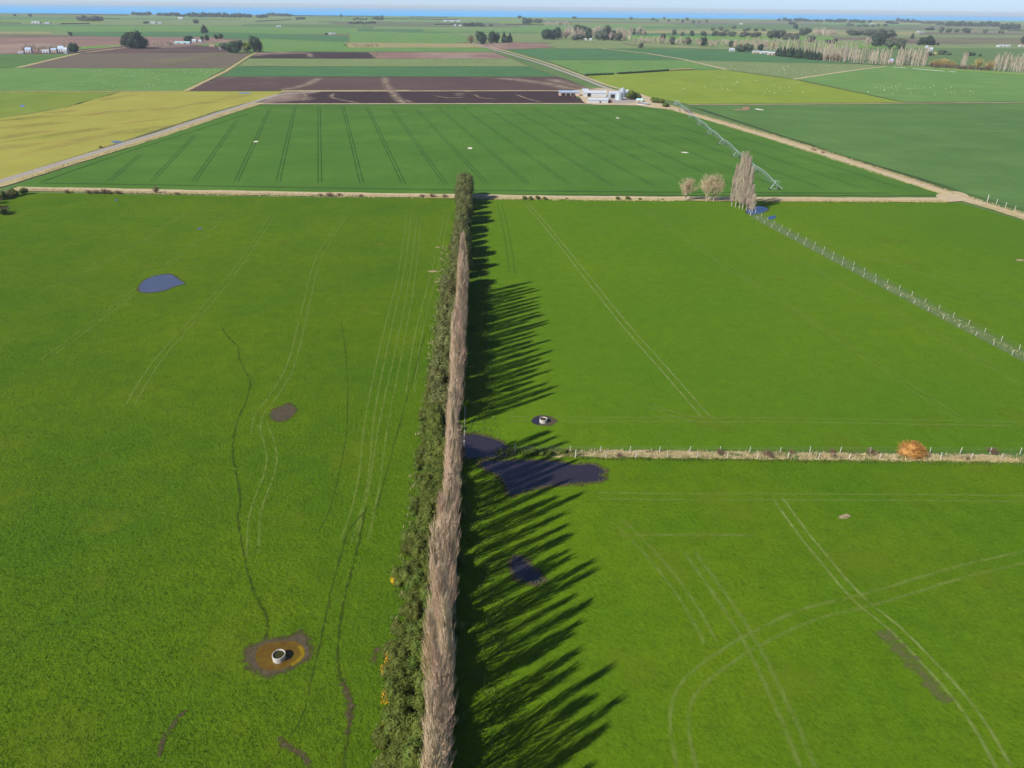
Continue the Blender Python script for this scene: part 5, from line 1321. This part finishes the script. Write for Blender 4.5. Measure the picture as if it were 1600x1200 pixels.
for i, (kd, x, y, wp, hp, lb) in enumerate([('dark', 533, 27, 3.5, 4, 'tiny lone pine on the coast left of centre'), ('conifer', 597.5, 31, 4.5, 7, 'tallest pine on the open plain'), ('dark', 24, 26, 4, 4, 'lone tree far left below the sea'), ('dark', 48, 26.5, 5, 4.5, 'second lone tree far left below the sea'), ('dark', 767, 41, 6, 3, 'tiny bush right of the short wide hedge'), ('dark', 986, 31, 5, 4, 'lone dark tree on the coast hedge'), ('dark', 812, 29, 8, 4, 'dark bush on the coast above the pines'), ('grey', 1020, 32, 6, 4, 'grey bush on the coast'), ('dark', 228, 37, 10, 3.5, 'small dark hedge left of the tiny white houses')]):
    far_tree(kd, x, y, wp, hp, lb, None, i)
# coastal hedges: one clipped run each
def hedge(q, wm, hm, label, mat='hedge', seed=0, dens=1.0):
    P = resample(px(*q), 3.0 if hm < 6 else 6.0); gg = random.Random(seed)
    mb = bmesh.new(); rings = []
    for i, p in enumerate(P):
        t = (P[min(i+1, len(P)-1)]-P[max(i-1, 0)]).normalized(); s = Vector((-t.y, t.x, 0)); h_ = hm*gg.uniform(.85, 1.12); w_ = wm*gg.uniform(.85, 1.15)/2
        rings.append([mb.verts.new(p-P[0]+s*a*w_+Vector((0, 0, b*h_))) for a, b in ((1, 0), (1.05, .7), (.6, 1), (-.6, 1), (-1.05, .7), (-1, 0))])
    for a, b in zip(rings, rings[1:]):
        for k in range(5): mb.faces.new((a[k], a[k+1], b[k+1], b[k]))
    mb.faces.new(rings[0]); mb.faces.new(rings[-1][::-1])
    bmesh.ops.recalc_face_normals(mb, faces=mb.faces)
    me = bpy.data.meshes.new('hedge'); mb.to_mesh(me); mb.free(); me.materials.append(M[mat])
    return tag(link('hedge', me, None, P[0]), label, 'hedge')
hedge([(914, 118.8), (958, 116.8)], 3.5, 2.6, 'short clipped dark hedge left of the gateway in the lime pasture', seed=1)
hedge([(965, 116.3), (1000, 114.2), (1044, 111.2)], 3.5, 2.6, 'long clipped dark hedge right of the gateway', seed=2)
M['tan_hedge'] = mat_leaf('tan_hedge_foliage', (.42, .34, .16), (.32, .26, .10), (.5, .36, .12), .1, .05)
hedge([(1044, 111.2), (1064, 110), (1083, 109.3)], 3.2, 2.4, 'tan leaved end of the clipped hedge', 'tan_hedge', 3)
for i, (q, h_, lb) in enumerate([([(55, 22.6), (200, 24.4)], 6, 'thin dark hedge along the sea at the far left'), ([(455, 25), (600, 26.2)], 7, 'dark hedge along the sea left of centre'), ([(600, 29.5), (715, 31.5)], 7, 'dark hedge on the plain right of the tallest pine'), ([(640, 27.2), (700, 27.6)], 6, 'second thin hedge nearer the sea'), ([(902, 29.4), (978, 30.6)], 7, 'thin dark hedge on the coast right of the dark pair'), ([(990, 30.6), (1030, 31.4)], 6, 'thin dark hedge continuing towards the right coast'), ([(790, 38.5), (850, 39.5)], 5, 'dark hedge below the dense coast clump'), ([(160, 29.5), (186, 30.2)], 5, 'short dark hedge right of the purple grey wood'), ([(95, 38), (140, 37.6)], 4, 'thin hedge right of the white farm on the left plain'), ([(0, 36.5), (32, 37)], 4, 'thin hedge at the left edge'), ([(400, 34), (455, 31)], 4, 'thin diagonal hedge on the pale plain'), ([(680, 38.8), (725, 38)], 4, 'thin hedge left of the short wide hedge'), ([(1462, 38.7), (1480, 38.7)], 5, 'short hedge before the wide coast wood'), ([(1575, 48.8), (1640, 49.5)], 4, 'dark hedge at the right photo edge'), ([(1230, 91.5), (1395, 103)], 1.0, 'low dark hedge under the poplar belt')]):
    hedge(q, 5 if h_ > 3 else 2.5, h_, lb, seed=10+i)

# ------------------------------------------------------------------ far buildings
def hut(x, y, wpx, hw, hr, label, wall='white_wall', roof='white_roof', d_=None, rz=0.0):
    p = at(x, y); w_ = wpx*px_m(p); d_ = d_ or min(12, max(6, w_*.5))
    n_ = [(-w_*.22, w_*.14, hw*.6), (w_*.2, w_*.14, hw*.6)]
    return shed(p, w_, d_, hw, hr, label, wall, roof, n_, rz, 'farm building', 'farm_building')
for v in [(46, 82, 9, 5, 8, 'leftmost white house with blue roof in the left farmstead', 'white_wall', 'blue_roof'), (73, 83, 11, 4, 5.5, 'long low white shed in the left farmstead', 'white_wall', 'white_roof'), (86, 82.5, 8, 5, 7.5, 'pale house in the middle of the left farmstead', 'pink_wall', 'blue_roof'), (97, 81.5, 9, 6, 10, 'largest blue roofed house of the left farmstead', 'white_wall', 'blue_roof'), (104.5, 84, 5, 7, 10, 'narrow white building at the right of the left farmstead', 'white_wall', 'white_roof'), (117, 83, 5, 3, 4, 'white hut under the round dark tree', 'white_wall', 'white_roof'), (34, 84, 8, 2.5, 3.5, 'low white shelter at the left end of the farmstead', 'white_wall', 'white_roof'),
          (286, 68.5, 24, 3.0, 5, 'long low pale green glasshouse in the left distance', 'galv', 'teal_roof'), (304, 66.5, 6, 4.5, 7, 'white hut left of the two small trees', 'white_wall', 'white_roof'), (313.5, 66.5, 4.5, 4, 6, 'second white hut between the small trees', 'white_wall', 'white_roof'), (332, 73, 8, 3, 4.5, 'pinkish shed at the corner of the brown field', 'pink_wall', 'rust_roof'), (346, 77.5, 5, 4, 6, 'white house hidden beside the corner clump', 'white_wall', 'white_roof'),
          (57, 37, 13, 7, 9, 'long white farm building on the left plain'), (75, 37.6, 8, 5, 7, 'grey roofed shed right of the white farm on the left plain', 'white_wall', 'blue_roof'), (240, 37.5, 7, 7, 9, 'tiny white house in the hedge on the plain'), (250, 37.5, 6, 5, 7, 'tiny grey shed right of the tiny white house', 'white_wall', 'blue_roof'), (283, 30.5, 7, 8, 12, 'white house below the long coast wood'),
          (434, 43.5, 2.5, 6, 8, 'left one of two tiny white sheds on the plain'), (438, 43.5, 2.5, 6, 8, 'right one of two tiny white sheds on the plain'), (517, 54.5, 6, 5, 6, 'small white shed alone in the green plain'), (522.5, 54.5, 3, 4, 5.5, 'tiny white shed right of the lone one'), (510, 54.6, 4, 4, 5, 'dark shed left of the lone white one', 'dark_open', 'dark_open'),
          (706, 34, 27, 6, 8, 'very long white roofed building before the sea'), (711, 41.3, 3, 5, 8, 'white hut left of the short wide hedge'), (719, 41.3, 4, 5, 7, 'second white hut left of the short wide hedge'),
          (915, 63.5, 3, 4, 6, 'tiny white house under the big dark tree'), (923, 63.5, 4, 4, 6, 'tiny white shed right of the house under the dark tree'), (1143.5, 80.5, 8, 4.5, 6.5, 'small white shed with a dark door in front of the bare belt'), (1181, 83.5, 11, 3.5, 5, 'long low pink walled shed left of the conifer row', 'pink_wall', 'white_roof'), (1194, 84, 12, 3, 5, 'long low white shed in the middle, left of the conifer row'), (1205, 86, 12, 4, 6, 'long low white shed touching the conifer row', 'pink_wall', 'white_roof'),
          (1391, 98.5, 6, 4, 7, 'small grey roofed house in the gap between poplar stands', 'pink_wall', 'blue_roof'), (1453, 80, 6, 5, 8, 'white farmhouse behind the middle poplar stand'), (1447.5, 76, 3, 4, 7, 'tiny white hut above the farmhouse'), (1565, 73.5, 14, 4, 5.5, 'low bright white shed near the right edge'), (1575.5, 73.5, 4, 4, 5.5, 'tiny white shed right of the low bright one'), (1597, 73, 10, 4, 6, 'pink roofed shed cut by the right photo edge', 'white_wall', 'rust_roof'), (1434, 51.5, 3, 6, 8, 'tiny white hut at the edge of the brown field'), (1440, 51.5, 7, 4, 5, 'low grey shed right of that tiny hut', 'galv', 'blue_roof'), (1585, 44, 3.5, 9, 13, 'white tower like house among the right coast trees'), (1362, 38.5, 8, 6, 8, 'white building on the far brown plain'), (1158, 38.5, 5, 6, 8, 'white building below the right sea')]:
    hut(*v)
cn = leafy('pale_canopy', [(0, 0, 3, 5.5, 4, 3)], 500, .8, M['dry_grass'], 5)
thing('pale_round_bush', 'pale yellow round bush behind the orange willows', 'bush', at(1460, 86.5), 0, (1.1, 1.1, 1), None, [('stem', trunk_mesh('bush_stem', 2, .2, M['bark_dark'], 3)), ('foliage', cn)])
# windrow cover along the far bank: pale plastic strips
for i, (a, b, c_, d_) in enumerate([(1395, 105, 1416, 106.8), (1426, 107.5, 1475, 111.5), (1484, 112, 1494, 113)]):
    P = px((a, b), (c_, d_)); me = MB(); L = (P[1]-P[0]).length
    me.prism([(-.7, 0), (-.4, .5), (0, .65), (.4, .5), (.7, 0)], 0, L)
    dv = P[1]-P[0]
    thing('covered_windrow', ['short white covered windrow left of the longest one', 'longest white covered windrow beside the far field', 'shortest white covered windrow at the right'][i], 'windrow', P[0], math.atan2(dv.y, dv.x)-math.pi/2, None, None, [(None, me.mesh('covered_windrow', M['white_wall']))])

# ------------------------------------------------------------------ sheep
def sheep_mesh(pose):
    mb = MB(); bm = mb.bm
    r = bmesh.ops.create_uvsphere(bm, u_segments=10, v_segments=7, radius=1)
    bmesh.ops.transform(bm, matrix=Matrix.Translation((0, 0, .62)) @ Matrix.Diagonal((.55, .30, .32, 1)), verts=r['verts'])
    hz = .28 if pose == 'graze' else .82
    mb.tube((.42, 0, .68), (.70, 0, hz+.12), .14, .10, 6); mb.tube((.68, 0, hz+.12), (.86, 0, hz), .11, .06, 6)
    for x_ in (-.35, .33):
        for y_ in (-.14, .14): mb.tube((x_, y_, 0), (x_, y_, .5), .045, .06, 5)
    return mb.mesh('sheep', M['wool'], True)
SH = [sheep_mesh('graze'), sheep_mesh('stand')]
gs = random.Random(3)
def flock(q, n, label, group, sc_=1.25):
    P = px(*q); xs = [p.x for p in P]; ys = [p.y for p in P]; c = 0
    while c < n:
        p = Vector((gs.uniform(min(xs), max(xs)), gs.uniform(min(ys), max(ys)), z+.02))
        if not in_ponds(p, [P]): continue
        thing('sheep', label, 'sheep', p, gs.uniform(0, 6.28), (sc_,)*3, group, [(None, SH[gs.randrange(2)])]); c += 1
flock([(110, 138), (150, 109), (340, 108), (300, 136), (285, 141)], 85, 'sheep grazing in the green field left of the brown ploughland', 'sheep in the left green field', .9)
flock([(1040, 140), (1130, 120), (1240, 126), (1290, 146), (1200, 152)], 40, 'sheep grazing in the lime green pasture', 'sheep in the lime pasture', .9)
flock([(1350, 147), (1380, 132), (1480, 135), (1550, 148), (1500, 152)], 36, 'sheep in the green field right of the lime pasture', 'sheep right of the lime pasture', .9)
flock([(1100, 100), (1330, 103), (1300, 112), (1240, 120), (1150, 112)], 75, 'sheep in the pale field below the far poplar belt', 'sheep in the pale far field', .9)
flock([(380, 102), (400, 93), (790, 93), (810, 102)], 45, 'sheep in the narrow pale strip between teal and pink fields', 'sheep in the narrow strip', .9)
# ------------------------------------------------------------------ air
def haze():
    me = MB().box((0, 0, 44.5), (73000, 73000, 95.0)).mesh('haze', bpy.data.materials.new('air'))
    m = me.materials[0]; m.use_nodes = True; n_ = m.node_tree; n_.nodes.remove(n_.nodes['Principled BSDF'])
    v = n_.nodes.new('ShaderNodeVolumePrincipled'); v.inputs['Density'].default_value = 6e-5
    v.inputs['Color'].default_value = (.80, .93, 1.0, 1)
    n_.links.new(v.outputs[0], n_.nodes['Material Output'].inputs['Volume'])
    tag(link('haze', me), kind='stuff')
haze()
